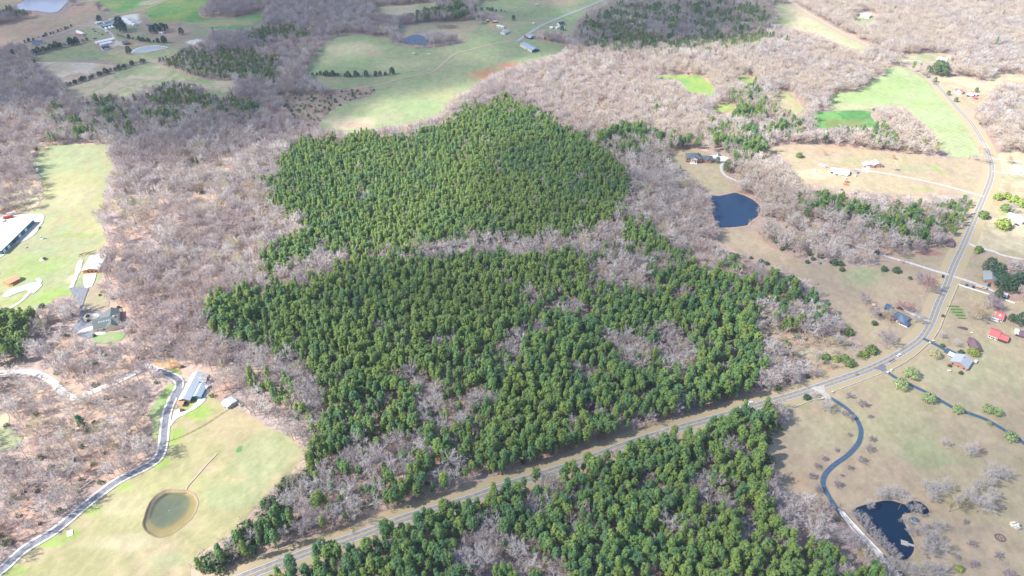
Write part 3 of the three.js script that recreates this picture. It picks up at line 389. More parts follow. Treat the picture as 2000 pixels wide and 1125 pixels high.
// woods as the photograph shows their crowns: class letter and outline; a later outline overrides an earlier one
const WOODS = [
  ['P', [[935, 205], [975, 193], [1010, 205], [1050, 220], [1090, 240], [1130, 262], [1170, 290], [1200, 320], [1222, 350], [1228, 385], [1210, 420], [1175, 448], [1120, 458], [1060, 465], [1000, 467], [940, 464], [880, 472], [830, 482], [800, 494], [760, 492], [720, 492], [690, 502], [650, 492], [625, 497], [590, 510], [560, 524], [518, 522], [513, 500], [545, 480], [585, 458], [608, 440], [575, 420], [522, 400], [520, 360], [540, 330], [560, 300], [590, 280], [640, 270], [730, 262], [800, 270], [850, 255], [900, 222]]],
  ['P', [[405, 600], [440, 570], [530, 560], [620, 545], [660, 520], [700, 510], [780, 506], [880, 503], [960, 495], [1040, 500], [1100, 490], [1180, 492], [1230, 480], [1213, 440], [1240, 425], [1275, 445], [1310, 475], [1350, 515], [1400, 550], [1440, 590], [1465, 630], [1475, 680], [1482, 720], [1470, 760], [1440, 782], [1380, 803], [1300, 832], [1200, 868], [1100, 900], [1000, 935], [900, 960], [800, 990], [700, 1022], [600, 1058], [500, 1096], [430, 1125], [372, 1105], [430, 1050], [500, 1000], [540, 960], [590, 900], [620, 870], [600, 820], [600, 775], [620, 740], [600, 705], [540, 690], [480, 672], [420, 655]]],
  ['M', [[480, 735], [520, 725], [560, 735], [590, 760], [600, 810], [560, 790], [510, 765]]],
  ['m', [[570, 770], [640, 760], [660, 800], [620, 850], [590, 830]]],
  ['m', [[640, 870], [720, 850], [800, 848], [850, 880], [800, 925], [720, 945], [650, 950]]],
  ['M', [[560, 930], [640, 900], [720, 930], [800, 925], [900, 900], [960, 900], [990, 935], [880, 960], [760, 1000], [640, 1040], [560, 1060], [500, 1080], [480, 1050]]],
  ['m', [[760, 725], [830, 735], [872, 760], [835, 792], [790, 762]]],
  ['M', [[800, 780], [880, 760], [960, 770], [960, 830], [880, 850], [820, 830]]],
  ['M', [[1000, 585], [1060, 568], [1150, 585], [1165, 620], [1080, 650], [1010, 642]]],
  ['m', [[960, 640], [1040, 648], [1052, 692], [990, 690]]],
  ['m', [[1160, 650], [1230, 655], [1330, 640], [1390, 672], [1360, 715], [1300, 748], [1240, 730], [1190, 690]]],
  ['D', [[1195, 560], [1215, 500], [1250, 485], [1280, 540], [1275, 570], [1235, 575]]],
  ['m', [[1140, 500], [1210, 490], [1215, 560], [1160, 570]]],
  ['M', [[1270, 480], [1330, 520], [1350, 570], [1310, 590], [1280, 560]]],
  ['P', [[530, 1130], [600, 1090], [700, 1050], [800, 1013], [900, 983], [960, 966], [1050, 934], [1200, 890], [1350, 845], [1480, 798], [1525, 805], [1512, 840], [1500, 870], [1495, 910], [1510, 950], [1500, 1000], [1540, 1040], [1600, 1060], [1660, 1085], [1720, 1110], [1740, 1180], [500, 1180]]],
  ['m', [[885, 1090], [920, 1040], [960, 1010], [1000, 1000], [1015, 1050], [1085, 1060], [1110, 1180], [860, 1180]]],
  ['m', [[1025, 950], [1120, 942], [1132, 990], [1060, 1000], [1030, 985]]],
  ['M', [[1340, 940], [1420, 925], [1445, 990], [1380, 1005]]], ['M', [[1100, 1000], [1160, 985], [1190, 1040], [1120, 1045]]], ['M', [[1240, 1020], [1300, 1010], [1330, 1060], [1260, 1075]]], ['M', [[1400, 870], [1480, 860], [1480, 920], [1420, 910]]],
  ['D', [[1500, 880], [1520, 960], [1560, 985], [1620, 1000], [1660, 1050], [1720, 1110], [1650, 1085], [1590, 1058], [1530, 1035], [1500, 1000]]],
  ['P', [[-60, 605], [60, 598], [86, 606], [66, 640], [42, 680], [10, 702], [-60, 720]]],
  ['m', [[1125, 52], [1180, 20], [1280, 0], [1400, 10], [1500, 15], [1520, 60], [1500, 90], [1440, 94], [1300, 97], [1200, 95], [1140, 85]]],
  ['p', [[1155, 52], [1200, 44], [1262, 52], [1270, 66], [1200, 66], [1160, 62]]], ['p', [[1190, 72], [1250, 64], [1320, 74], [1400, 70], [1400, 94], [1300, 98], [1215, 94]]], ['p', [[1355, 24], [1400, 18], [1438, 26], [1436, 40], [1380, 38]]], ['p', [[1400, 70], [1450, 64], [1500, 66], [1500, 86], [1440, 93], [1405, 92]]],
  ['p', [[305, 112], [350, 94], [410, 92], [480, 94], [545, 112], [550, 148], [500, 158], [450, 155], [400, 148], [350, 136]]],
  ['m', [[95, 225], [200, 190], [300, 172], [340, 160], [390, 170], [420, 192], [480, 185], [520, 205], [500, 235], [380, 228], [300, 240], [210, 275], [110, 278], [82, 255]]],
  ['p', [[270, 185], [320, 166], [370, 160], [400, 180], [430, 196], [490, 185], [500, 205], [400, 215], [300, 205]]],
  ['p', [[495, 56], [560, 50], [612, 52], [600, 70], [540, 82], [475, 78]]],
  ['m', [[1388, 250], [1430, 218], [1440, 180], [1480, 165], [1512, 225], [1560, 235], [1600, 262], [1640, 272], [1740, 277], [1835, 290], [1838, 304], [1740, 296], [1650, 285], [1540, 282], [1495, 290], [1470, 312], [1425, 318], [1330, 288], [1310, 272], [1390, 262]]],
  ['M', [[1425, 285], [1450, 268], [1485, 280], [1480, 305], [1450, 318], [1430, 312]]],
  ['M', [[1600, 262], [1610, 250], [1650, 246], [1700, 250], [1745, 258], [1745, 272], [1660, 270]]],
  ['M', [[1420, 215], [1436, 180], [1470, 165], [1500, 190], [1505, 225], [1460, 240]]],
  ['M', [[1160, 258], [1230, 245], [1300, 265], [1312, 290], [1240, 302], [1190, 292]]],
  ['p', [[1832, 388], [1905, 380], [1900, 420], [1882, 450], [1862, 462], [1835, 442], [1815, 422]]],
  ['m', [[1540, 385], [1640, 390], [1720, 395], [1832, 395], [1832, 445], [1780, 470], [1690, 445], [1600, 430]]],
  ['m', [[1668, 425], [1700, 405], [1730, 410], [1760, 430], [1720, 445], [1680, 440]]],
  ['D', [[1500, 395], [1560, 420], [1610, 460], [1690, 490], [1690, 505], [1640, 515], [1580, 505], [1500, 470], [1490, 430]]],
  ['M', [[1400, 548], [1480, 535], [1560, 550], [1612, 590], [1600, 625], [1540, 650], [1490, 650], [1450, 610]]],
  ['m', [[1390, 500], [1440, 500], [1500, 525], [1520, 545], [1440, 555], [1400, 540]]],
  ['m', [[-60, 28], [60, 22], [95, 27], [62, 36], [20, 50], [-60, 62]]],
  ['M', [[775, 42], [830, 14], [890, 8], [932, 18], [930, 38], [870, 42], [830, 46]]],
  ['E', [[380, 1098], [430, 1050], [505, 985], [545, 930], [590, 893], [608, 905], [600, 935], [560, 970], [535, 1015], [490, 1050], [440, 1112], [395, 1118]]],
  ['E', [[560, 1058], [640, 1022], [740, 1000], [860, 968], [960, 930], [970, 946], [860, 985], [740, 1020], [640, 1050], [560, 1075]]], ['E', [[1000, 905], [1100, 880], [1120, 895], [1010, 935]]], ['E', [[1485, 860], [1520, 805], [1528, 830], [1500, 900]]],
  ['N', [[1630, 993], [1652, 993], [1730, 1080], [1716, 1098], [1650, 1030]]],
  ['N', [[1530, 803], [1620, 750], [1700, 724], [1760, 690], [1805, 655], [1830, 600], [1850, 555], [1876, 552], [1856, 607], [1836, 654], [1816, 680], [1766, 716], [1702, 747], [1627, 776], [1592, 794], [1556, 807]]],
  ['L', [[-60, 340], [80, 345], [90, 400], [-60, 425]]], ['L', [[210, 370], [345, 365], [350, 450], [250, 470], [210, 440]]],
  ['L', [[240, 730], [330, 735], [335, 775], [310, 830], [300, 880], [230, 930], [180, 900], [250, 850]]], ['L', [[-60, 990], [120, 930], [250, 890], [250, 935], [120, 1020], [30, 1080], [-60, 1120]]],
  ['D', [[-60, 880], [200, 800], [240, 850], [150, 910], [-60, 985]]],
  ['L', [[270, 700], [370, 690], [400, 735], [340, 740]]],
  ['B', [[1480, 630], [1560, 640], [1640, 660], [1690, 700], [1600, 745], [1560, 700], [1500, 670]]],
  ['S', [[540, 185], [640, 170], [735, 165], [715, 195], [650, 220], [620, 252], [560, 230]]],
  ['L', [[1640, 470], [1720, 490], [1790, 480], [1850, 475], [1860, 525], [1780, 530], [1700, 520], [1640, 520], [1580, 515], [1500, 480], [1560, 480]]],
];
for (const w of WOODS) w.b = boxOf(w[1]);
const inBox = (b, x, y) => x >= b[0] && x <= b[2] && y >= b[1] && y <= b[3];
function woodAt(px, py) { for (let i = WOODS.length - 1; i >= 0; i--) { const w = WOODS[i]; if (inBox(w.b, px, py) && inside(w[1], px, py)) return w[0]; } return 'D'; }
const solid = [...fieldPx.filter((f) => !f.soft), ...YARDS, ...WATERS.map((pg) => ({ pg, b: boxOf(pg) }))];
const LAKES = WATERS.map((pg) => ({ pg, b: boxOf(pg) }));
const open_ = (px, py, list) => { for (const f of list) if (inBox(f.b, px, py) && inside(f.pg, px, py)) return true; return false; };
function nearRoad(x, z) {
  for (const [path, half, b] of ROADS) { if (!inBox(b, x, z)) continue; for (let i = 0; i + 1 < path.length; i++) { const a = path[i], c = path[i + 1], dx = c.x - a.x, dz = c.z - a.z, t = Math.min(1, Math.max(0, ((x - a.x) * dx + (z - a.z) * dz) / (dx * dx + dz * dz + 1e-9))), ex = x - a.x - dx * t, ez = z - a.z - dz * t; if (ex * ex + ez * ez < half * half) return true; } }
  return false;
}
const KEEPOUT = [];                        // round houses: px, py, radius in metres
const HOUSES = [[72, 86, 14], [155, 64, 16], [205, 48, 26], [204, 80, 24], [205, 91, 14], [243, 82, 12], [250, 37, 30], [1035, 92, 22], [1034, 70, 14], [1095, 45, 14], [985, 60, 14], [977, 50, 12], [966, 42, 10], [1692, 28, 18], [1843, 114, 16], [1874, 178, 14], [1898, 184, 18], [1362, 310, 22], [1404, 301, 7], [1640, 333, 18], [1702, 323, 18], [1857, 474, 12], [1990, 328, 14], [1983, 422, 22], [1937, 541, 14], [1965, 575, 10], [1755, 614, 12], [1736, 598, 9], [205, 632, 26], [370, 757, 22], [446, 787, 10], [404, 757, 6], [176, 516, 18], [20, 550, 14], [20, 455, 30], [1785, 1015, 5]];
for (const [px, py, r] of HOUSES) { const p = at(px, py); KEEPOUT.push([p.x, p.z, r]); }
const FOREST = { pine: [], bare: [], scrub: [], brush: [] };
{
  const cell = 3.7, r = rngOf(5), zMin = -1820, zMax = -205;
  for (let gz = zMin; gz < zMax; gz += cell) {
    const half = Math.min(1480, 0.80 * Math.hypot(gz, ALT) + 60);
    for (let gx = -half; gx < half; gx += cell) {
      const x = gx + (r() - 0.5) * cell * 0.9, z = gz + (r() - 0.5) * cell * 0.9, a = r(), b = r(), c = r();
      const f = toPx(x, 0, z); if (f[0] < -90 || f[0] > 2090 || f[1] > 1260 || f[1] < -30) continue;
      const m = toPx(x, 11, z), kind = woodAt(m[0] + (c - 0.5) * 14 + (fbm(x / 14, z / 14, 2) - 0.5) * 34, m[1] + (b - 0.5) * 10 + (fbm(x / 14 + 50, z / 14, 2) - 0.5) * 26); if (kind === 'N' || woodAt(f[0], f[1]) === 'N') continue;
      let what = null, h = 1; const upper = kind === 'P' && m[1] < 515; if (!upper && hash2(Math.floor(x * 3.1), Math.floor(z * 3.1)) > 0.76) continue;
      if (kind === 'P') { const q = fbm(x / 17 + 31, z / 17, 3), p = m[1] > 600 ? 0.93 - 0.58 * sm(0.54, 0.68, q) : 0.90 - 0.35 * sm(0.56, 0.72, q); what = a < p ? 'pine' : a < p + (1 - p) * 0.5 ? 'bare' : null; if (what === 'bare') h = 0.8; else if (m[1] > 600) h = 1.08; }
      else if (kind === 'E') { what = a < 0.50 ? 'scrub' : a < 0.66 ? 'pine' : a < 0.76 ? 'bare' : null; h = what === 'scrub' ? 2.4 : 0.85; }
      else if (kind === 'p') { what = a < 0.62 ? 'pine' : a < 0.8 ? 'bare' : null; h = 0.62; }
      else if (kind === 'M') what = fbm(x / 22, z / 22, 3) > 0.5 ? (a < 0.75 ? 'pine' : null) : (a < 0.14 ? 'pine' : a < 0.62 ? 'bare' : null);
      else if (kind === 'm') what = fbm(x / 20 + 7, z / 20, 3) > 0.57 ? (a < 0.62 ? 'pine' : a < 0.75 ? 'bare' : null) : (a < 0.05 ? 'pine' : a < 0.52 ? 'bare' : null);
      else if (kind === 'L') { what = a < 0.20 ? 'bare' : a < 0.27 ? 'brush' : null; h = 1.05; }
      else if (kind === 'B') { what = a < 0.09 ? 'bare' : a < 0.50 ? 'brush' : null; h = 0.6; if (what === 'brush') h = 1.3; }
      else if (kind === 'S') { what = a < 0.35 ? 'brush' : a < 0.55 ? 'scrub' : null; }
      else what = a < (m[0] < 480 && m[1] > 300 ? (m[1] < 560 ? 0.52 : 0.46) : 0.56) - 0.25 * sm(0.5, 0.72, fbm(x / 35 + 3, z / 35, 3)) ? 'bare' : a > 0.9988 ? 'pine' : null;
      if (!what) continue;
      h *= what === 'pine' ? (upper ? 0.60 + 0.36 * b : 0.64 + 0.46 * b) : 0.66 + 0.46 * b;
      if (open_(f[0], f[1], solid)) continue;
      const top = what === 'pine' ? 16 * h : what === 'bare' ? 15 * h : 3;
      if (what !== 'scrub' && what !== 'brush') { const q = toPx(x, top * 0.5, z), s = toPx(x, top, z); if (open_(q[0], q[1], solid) || open_(s[0], s[1], solid)) continue; }
      if (nearRoad(x, z)) continue;
      if (KEEPOUT.some(([kx, kz, kr]) => { const dx = x - kx, dz = z - kz; return dx * dx + dz * dz < kr * kr || (dz > 0 && dz < kr + 13 && Math.abs(dx) < kr * 0.75); })) continue;
      FOREST[what].push({ x, z, h, turn: c * 6.2832, w: (upper ? 0.80 : 0.85) + 0.4 * hash2(Math.floor(x * 7), Math.floor(z * 7)), tone: r(), d: Math.hypot(x, ALT, z), inView: m[0] > 10 && m[0] < 1990 && m[1] > 10 && m[1] < 1110, kind });
    }
  }
}
// the shrubs and understorey of the thinner woods
{
  const r = rngOf(9);
  for (let i = 0; i < 5200; i++) {
    const px = r() * 2000, py = 120 + r() * 1000, p = at(px, py), k = woodAt(px, py); if (k === 'P' || k === 'N' || k === 'S' && r() < 0.5) continue;
    if (open_(px, py, solid) || nearRoad(p.x, p.z) || KEEPOUT.some(([kx, kz, kr]) => Math.hypot(p.x - kx, p.z - kz) < kr)) continue;
    FOREST[r() < 0.8 ? 'brush' : 'scrub'].push({ x: p.x, z: p.z, h: 0.6 + 0.7 * r(), turn: r() * 6.28, w: 1, tone: r(), d: Math.hypot(p.x, ALT, p.z), inView: false, kind: k });
  }
}
const mtx = new THREE.Matrix4(), qt = new THREE.Quaternion(), UPV = V3(0, 1, 0);
function mass(name, label, geos, mat, list, colour, category) {       // the rest of a wood, one object
  const o = new THREE.Group(); o.name = name; scene.add(o); tag(o, label, category, null, 'stuff');
  geos.forEach((g, v) => {
    const mine = list.filter((_, i) => i % geos.length === v), im = new THREE.InstancedMesh(g, mat, mine.length); im.name = 'trees'; im.userData.kind = 'stuff'; im.castShadow = im.receiveShadow = true;
    mine.forEach((t, i) => { qt.setFromAxisAngle(UPV, t.turn); im.setMatrixAt(i, mtx.compose(V3(t.x, 0, t.z), qt, V3(t.h * t.w, t.h, t.h * t.w))); im.setColorAt(i, colour(t)); });
    o.add(im);
  });
}
const PINE_TONES = [[0.118, 0.222, 0.070], [0.136, 0.245, 0.066], [0.172, 0.268, 0.062], [0.096, 0.198, 0.076], [0.200, 0.282, 0.060]];
const BARE_TONES = [[0.56, 0.50, 0.475], [0.63, 0.57, 0.535], [0.46, 0.40, 0.40], [0.53, 0.42, 0.36], [0.68, 0.63, 0.595], [0.56, 0.50, 0.31]];
const toneOf = (list, t) => { const k = Math.min(list.length - 1, Math.floor(t.tone * list.length)), c = list[k], j = 0.83 + 0.30 * hash2(Math.floor(t.x * 10), Math.floor(t.z * 10)); return new THREE.Color(c[0] * j, c[1] * j, c[2] * j); };
const pineTone = (t) => { const c = toneOf(PINE_TONES, t), k = sm(0.35, 0.7, fbm(t.x / 60, t.z / 60, 3)); return t.kind === 'p' || t.kind === 'P' ? c.lerp(new THREE.Color(0.205, 0.285, 0.060), 0.6 * k) : c; };
const bareTone = (t) => { const c = toneOf(BARE_TONES, { ...t, tone: t.tone > 0.95 ? 0.99 : t.tone * 0.86 }), n = fbm(t.x / 80 + 60, t.z / 80, 3), east = sm(-150, 350, t.x + 0.2 * (t.z + 700)) * sm(-520, -760, t.z); c.lerp(new THREE.Color(0.62, 0.52, 0.41), 0.55 * east * sm(0.3, 0.6, n)); return c.lerp(new THREE.Color(0.46, 0.36, 0.36), 0.5 * sm(0.5, 0.68, n) * (1 - east)); };
const nearest = (list, n) => { const s = list.filter((t) => t.inView).sort((a, b) => a.d - b.d).slice(0, n), set = new Set(s); return [s, list.filter((t) => !set.has(t))]; };
function standing(proto, t) { const o = proto.clone(); o.name = numbered(proto.userData.base); o.userData = { ...proto.userData.shown }; o.position.set(t.x, 0, t.z); o.rotation.y = t.turn; o.scale.set(t.h * t.w, t.h, t.h * t.w); scene.add(o); return o; }
function protoTree(base, [crown, trunk], mat, label, category, group) { const o = new THREE.Group(); part('trunk', trunk, barkMat, o); part('crown', crown, mat, o); o.userData = { base, shown: { label, category, group } }; return o; }
const whiteLeaf = std(1, 1, 1, 0.85, { vertexColors: true });
{
  const [nearP, farP] = nearest(FOREST.pine, 300), [nearB, farB] = nearest(FOREST.bare, 300);
  const pp = PINES.flatMap((g, i) => [0, 2].map((k) => protoTree('pine_tree', g, leafMat(...PINE_TONES[(i + k) % 5]), 'tall green pine among the near pines beside the highway', 'pine tree', 'near pines beside the highway')));
  const bp = BARES.flatMap((g, i) => [0, 3].map((k) => protoTree('bare_tree', g, leafMat(...BARE_TONES[(i + k) % 5]), 'leafless grey forest tree among the near trees', 'tree', 'near leafless forest trees')));
  const where = (t) => { const [px, py] = toPx(t.x, 0, t.z), hw = line3(HIGHWAY.slice(0, 14), 2).map((p) => toPx(p.x, 0, p.z)), k = hw.find((p) => p[0] >= px), south = k && py > k[1]; return south ? (px < 900 ? 'below the highway left of the leafless hollow' : px < 1260 ? 'below the highway in the bottom middle' : 'below the highway beside the lawn') : px < 640 ? 'between the pond meadow and the highway' : px < 1100 ? 'above the highway in the lower middle' : 'above the highway towards the bend'; };
  nearP.forEach((t, i) => { const o = standing(pp[i % pp.length], t), w = where(t); o.userData.label = 'tall green pine in the wood ' + w; o.userData.group = 'near pines ' + w; });
  nearB.forEach((t, i) => { const o = standing(bp[i % bp.length], t), w = where(t); o.userData.label = 'leafless grey tree in the wood ' + w; o.userData.group = 'near leafless trees ' + w; });
  mass('pine_wood', 'dense green pine wood filling the middle of the view', PINES.map((g) => whole(g, [3, 1.2, 2.2])), whiteLeaf, farP, pineTone, 'pine wood');
  mass('bare_wood', 'pale leafless wood spreading round the pines and fields', BARES.map((g) => whole(g, [0.62, 0.6, 0.62])), whiteLeaf, farB, bareTone, 'leafless wood');
  mass('evergreen_undergrowth', 'low green shrubs under the leafless trees', SCRUBS.map((g) => whole(g, [1, 1, 1])), whiteLeaf, FOREST.scrub, (t) => new THREE.Color(0.09, 0.14, 0.055).multiplyScalar(0.7 + 0.6 * t.tone), 'undergrowth');
  mass('bare_undergrowth', 'low leafless brush under the trees', BRUSH.map((g) => whole(g, [1, 1, 1])), whiteLeaf, FOREST.brush, (t) => new THREE.Color(0.56, 0.47, 0.42).multiplyScalar(0.7 + 0.6 * t.tone), 'undergrowth');
  console.log('pines', FOREST.pine.length, 'bare', FOREST.bare.length, 'scrub', FOREST.scrub.length, 'brush', FOREST.brush.length);
}

// ---------------------------------------------------------------- buildings
const PAINT = {};
const paint = (r, g, b, rough = 0.75) => (PAINT[[r, g, b, rough]] ??= std(r, g, b, rough));
const ribbed = (r, g, b, pitch = 0.9, rough = 0.45) => {                 // sheet-metal roofing: colour with faint weathered sheets
  const t = texture(64, 64, (i, j) => { const k = 0.90 + 0.14 * hash2(i >> 3, 7) + 0.06 * hash2(i, j); return [r * k, g * k, b * k]; }, THREE.RepeatWrapping); t.repeat.set(1 / (8 * pitch), 1 / 6);
  return std(1, 1, 1, rough, { map: t });
};
const shingle = (r, g, b) => { const t = texture(64, 64, (i, j) => { const k = 0.84 + 0.18 * hash2((i + (j >> 2) % 2 * 3) >> 2, j >> 2) + 0.08 * hash2(i, j); return [r * k, g * k, b * k]; }, THREE.RepeatWrapping); t.repeat.set(1 / 5, 1 / 5); return std(1, 1, 1, 0.95, { map: t }); };
const MAT = {
  white: paint(0.80, 0.80, 0.78), cream: paint(0.70, 0.62, 0.50), brick: std(1, 1, 1, 0.95, { map: (() => { const t = texture(64, 64, (i, j) => { const row = j >> 2, mortar = j % 4 === 0 || (i + (row % 2) * 4) % 8 === 0, k = 0.8 + 0.4 * hash2((i + (row % 2) * 4) >> 3, row); return mortar ? [0.5, 0.42, 0.38] : [0.38 * k, 0.16 * k, 0.12 * k]; }, THREE.RepeatWrapping); t.repeat.set(1 / 2, 1 / 2); return t; })() }),
  glass: new THREE.MeshPhysicalMaterial({ color: new THREE.Color(0.03, 0.04, 0.055), roughness: 0.1, side: THREE.DoubleSide }), dark: paint(0.05, 0.05, 0.06), trim: paint(0.82, 0.82, 0.8),
  teal: paint(0.03, 0.17, 0.21), barnRed: paint(0.42, 0.05, 0.06), orange: paint(0.62, 0.26, 0.07), wood: paint(0.40, 0.25, 0.14), grey: paint(0.42, 0.43, 0.45), brown: paint(0.20, 0.13, 0.10), plum: paint(0.17, 0.10, 0.13), navy: paint(0.03, 0.05, 0.14), tyre: paint(0.025, 0.025, 0.027, 0.9), steel: paint(0.5, 0.5, 0.52, 0.4),
};
const ROOF = {
  white: ribbed(0.84, 0.84, 0.84), blueGrey: ribbed(0.34, 0.42, 0.52), slate: shingle(0.13, 0.145, 0.17), grey: shingle(0.30, 0.32, 0.34), paleGrey: shingle(0.50, 0.51, 0.53), navy: shingle(0.035, 0.06, 0.14), blue: shingle(0.15, 0.20, 0.27), coral: ribbed(0.72, 0.16, 0.15), villa: shingle(0.125, 0.15, 0.15), steel: ribbed(0.44, 0.48, 0.53), rust: ribbed(0.20, 0.125, 0.145), pine: shingle(0.70, 0.46, 0.26), red: ribbed(0.55, 0.10, 0.10), deepBlue: shingle(0.06, 0.12, 0.22),
};
const alongX = (shape, len) => new THREE.ExtrudeGeometry(shape, { depth: len, bevelEnabled: false }).translate(0, 0, -len / 2).rotateY(Math.PI / 2);
const shapeOf = (pts) => new THREE.Shape(pts.map(([x, y]) => new THREE.Vector2(x, y)));
function gableWall(L, w, h, rise) { return alongX(shapeOf([[-w / 2, 0], [w / 2, 0], [w / 2, h], [0, h + rise], [-w / 2, h]]), L); }
function gableRoof(L, w, h, rise, over = 0.5, t = 0.22) { const Wd = w / 2 + over, e = h - rise * over / (w / 2), r = h + rise; return alongX(shapeOf([[-Wd, e + 0.03], [0, r + 0.03], [Wd, e + 0.03], [Wd, e + t], [0, r + t + 0.03], [-Wd, e + t]]), L + 2 * over); }
function hipRoof(L, w, h, rise, over = 0.5) {
  const a = L / 2 + over, b = w / 2 + over, q = Math.max(0.3, a - b), P = [[-a, h, -b], [a, h, -b], [a, h, b], [-a, h, b], [-q, h + rise, 0], [q, h + rise, 0]], tr = [[0, 4, 1], [1, 4, 5], [1, 5, 2], [2, 5, 4], [2, 4, 3], [3, 4, 0], [0, 1, 2], [0, 2, 3]];
  const g = new THREE.BufferGeometry(), pos = [], uv = []; for (const f of tr) for (const k of f) { pos.push(...P[k]); uv.push(P[k][0], P[k][2]); }
  g.setAttribute('position', new THREE.Float32BufferAttribute(pos, 3)); g.setAttribute('uv', new THREE.Float32BufferAttribute(uv, 2)); g.computeVertexNormals(); return g;
}
function frame(a, b, level) { const p = at(a[0], a[1], level), q = at(b[0], b[1], level), d = q.clone().sub(p); return { pos: V3((p.x + q.x) / 2, 0, (p.z + q.z) / 2), L: Math.hypot(d.x, d.z), turn: Math.atan2(-d.z, d.x) }; }
function windows(root, L, w, h, { side = 0, ends = 0, y = 1.55, size = [1.1, 1.3] } = {}) {
  for (const s of [-1, 1]) for (let i = 0; i < side; i++) { const x = (i + 0.5) / side * L - L / 2; part('window', box(size[0], size[1], 0.12, x, y, s * (w / 2 + 0.03)), MAT.glass, root); }
  for (const s of [-1, 1]) for (let i = 0; i < ends; i++) { const z = (i + 0.5) / ends * w - w / 2; part('window', box(0.12, size[1], size[0], s * (L / 2 + 0.03), y, z), MAT.glass, root); }
}
// a gabled building: its ridge runs between the two pixels; n = extra parts
function gabled(name, label, category, a, b, w, h, rise, wall, roof, o = {}) {
  const f = frame(a, b, h + rise), t = thing(name, label, category, f.pos, f.turn, o.group), L = Math.max(o.minL ?? 0, f.L - 2 * (o.over ?? 0.5));
  part('wall', o.openSides ? [0, 1, 2, 3, 4, 5].map((i) => box(0.35, h + 0.2, 0.35, (i % 3 - 1) * (L / 2 - 0.3), (h + 0.2) / 2, (i < 3 ? -1 : 1) * (w / 2 - 0.3))) : gableWall(L, w, h, rise), wall, t);
  const rf = part('roof', gableRoof(L, w, h, rise, o.over ?? 0.5), roof, t);
  windows(t, L, w, h, o);
  const dz = o.doorSide ?? 1;
  if (o.door !== 0) part('door', box(o.doorW ?? 1.1, o.doorH ?? 2.1, 0.14, o.doorX ?? L * 0.08, (o.doorH ?? 2.1) / 2, dz * (w / 2 + 0.04)), o.doorMat ?? MAT.brown, t);
  if (o.endDoor) part('door', box(0.14, o.endDoor[1], o.endDoor[0], (o.endSide ?? 1) * (L / 2 + 0.04), o.endDoor[1] / 2, 0), o.doorMat ?? MAT.dark, t);
  if (o.chimney) part('chimney', box(0.9, 1.7, 0.7, o.chimney * L, h + rise + 0.4, 0), MAT.brick, rf);
  if (o.porch) part('porch', [box(o.porch[0], 0.2, o.porch[1], o.porchX ?? 0, 2.6, dz * (w / 2 + o.porch[1] / 2)), ...[-1, 1].map((s) => box(0.15, 2.5, 0.15, (o.porchX ?? 0) + s * (o.porch[0] / 2 - 0.2), 1.25, dz * (w / 2 + o.porch[1] - 0.2))), box(o.porch[0], 0.3, o.porch[1], o.porchX ?? 0, 0.15, dz * (w / 2 + o.porch[1] / 2))], MAT.trim, t);
  if (o.more) o.more(t, L, w, h, rise);
  return t;
}
const wing = (t, x, z, L, w, h, rise, wall, roof, turn = 0, label) => { const f = (g) => g.rotateY(turn).translate(x, 0, z); part('wall', f(gableWall(L, w, h, rise)), wall, t, label); part('roof', f(gableRoof(L, w, h, rise, 0.4)), roof, t); };

// the farm at the top left
gabled('farmhouse', 'white farmhouse with a wide blue-grey roof above the crescent field', 'house', [61, 81], [83, 78], 12, 3.4, 3, MAT.white, ROOF.blue, { side: 4, ends: 2, more: (t, L, w) => wing(t, -L * 0.42, w * 0.6, 9, 7, 2.8, 2, MAT.white, ROOF.blue, Math.PI / 2) });
gabled('shed', 'long white shed at the bend of the farm track, beside the red roofed shed', 'shed', [150, 59], [163, 65], 6, 2.8, 1.2, MAT.white, ROOF.white, { ends: 1 });
gabled('shed', 'white shed with a small red roof end behind the dark hedge', 'shed', [147, 67], [162, 66], 7, 2.8, 1.4, MAT.white, ROOF.red, { ends: 1 });
gabled('shed', 'tiny white shed left of the red roofed one behind the dark hedge', 'shed', [130, 75], [136, 74], 4, 2.4, 1, MAT.white, ROOF.white);
gabled('shed', 'white shed left of the big farm pines', 'shed', [185, 43], [199, 40], 8, 3, 1.5, MAT.white, ROOF.white, { side: 3 });
gabled('barn', 'long blue-grey open barn left of the big farm pines', 'barn', [198, 49], [223, 44], 10, 3.2, 1.8, MAT.navy, ROOF.blueGrey, { endDoor: [5, 3] });
gabled('shed', 'white shed with a bluish roof behind the long open barn', 'shed', [200, 42], [208, 40], 8, 3, 1.4, MAT.white, ROOF.steel);
gabled('shed', 'pale shed directly above the big farm pines', 'shed', [212, 36], [222, 34], 9, 3, 1.6, MAT.white, ROOF.paleGrey);
[[207, 54, 'leftmost'], [214, 52.5, 'middle'], [219.5, 51, 'rightmost']].forEach(([x, y, k]) => gabled('white_shelter', k + ' of three small white shelters in front of the open barn', 'shelter', [x - 1.6, y - 1.6], [x + 2, y + 1], 3.6, 2.6, 1, MAT.white, ROOF.white));
gabled('poultry_house', 'longest white poultry house beside the curving farm track', 'poultry house', [185, 81], [221, 73], 10, 2.8, 1.8, MAT.white, ROOF.white, { endDoor: [3, 2.4], side: 6, size: [1.4, 0.8] });
gabled('poultry_house', 'shorter white poultry house in front of the longest one', 'poultry house', [194, 84.5], [217, 79.5], 9, 2.8, 1.6, MAT.white, ROOF.white, { endDoor: [3, 2.4], side: 4, size: [1.4, 0.8] });
gabled('house', 'white house with a navy blue roof below the two poultry houses', 'house', [197, 91.5], [212, 88.5], 11, 3, 2.4, MAT.white, ROOF.navy, { side: 3, ends: 1, porch: [6, 2] });
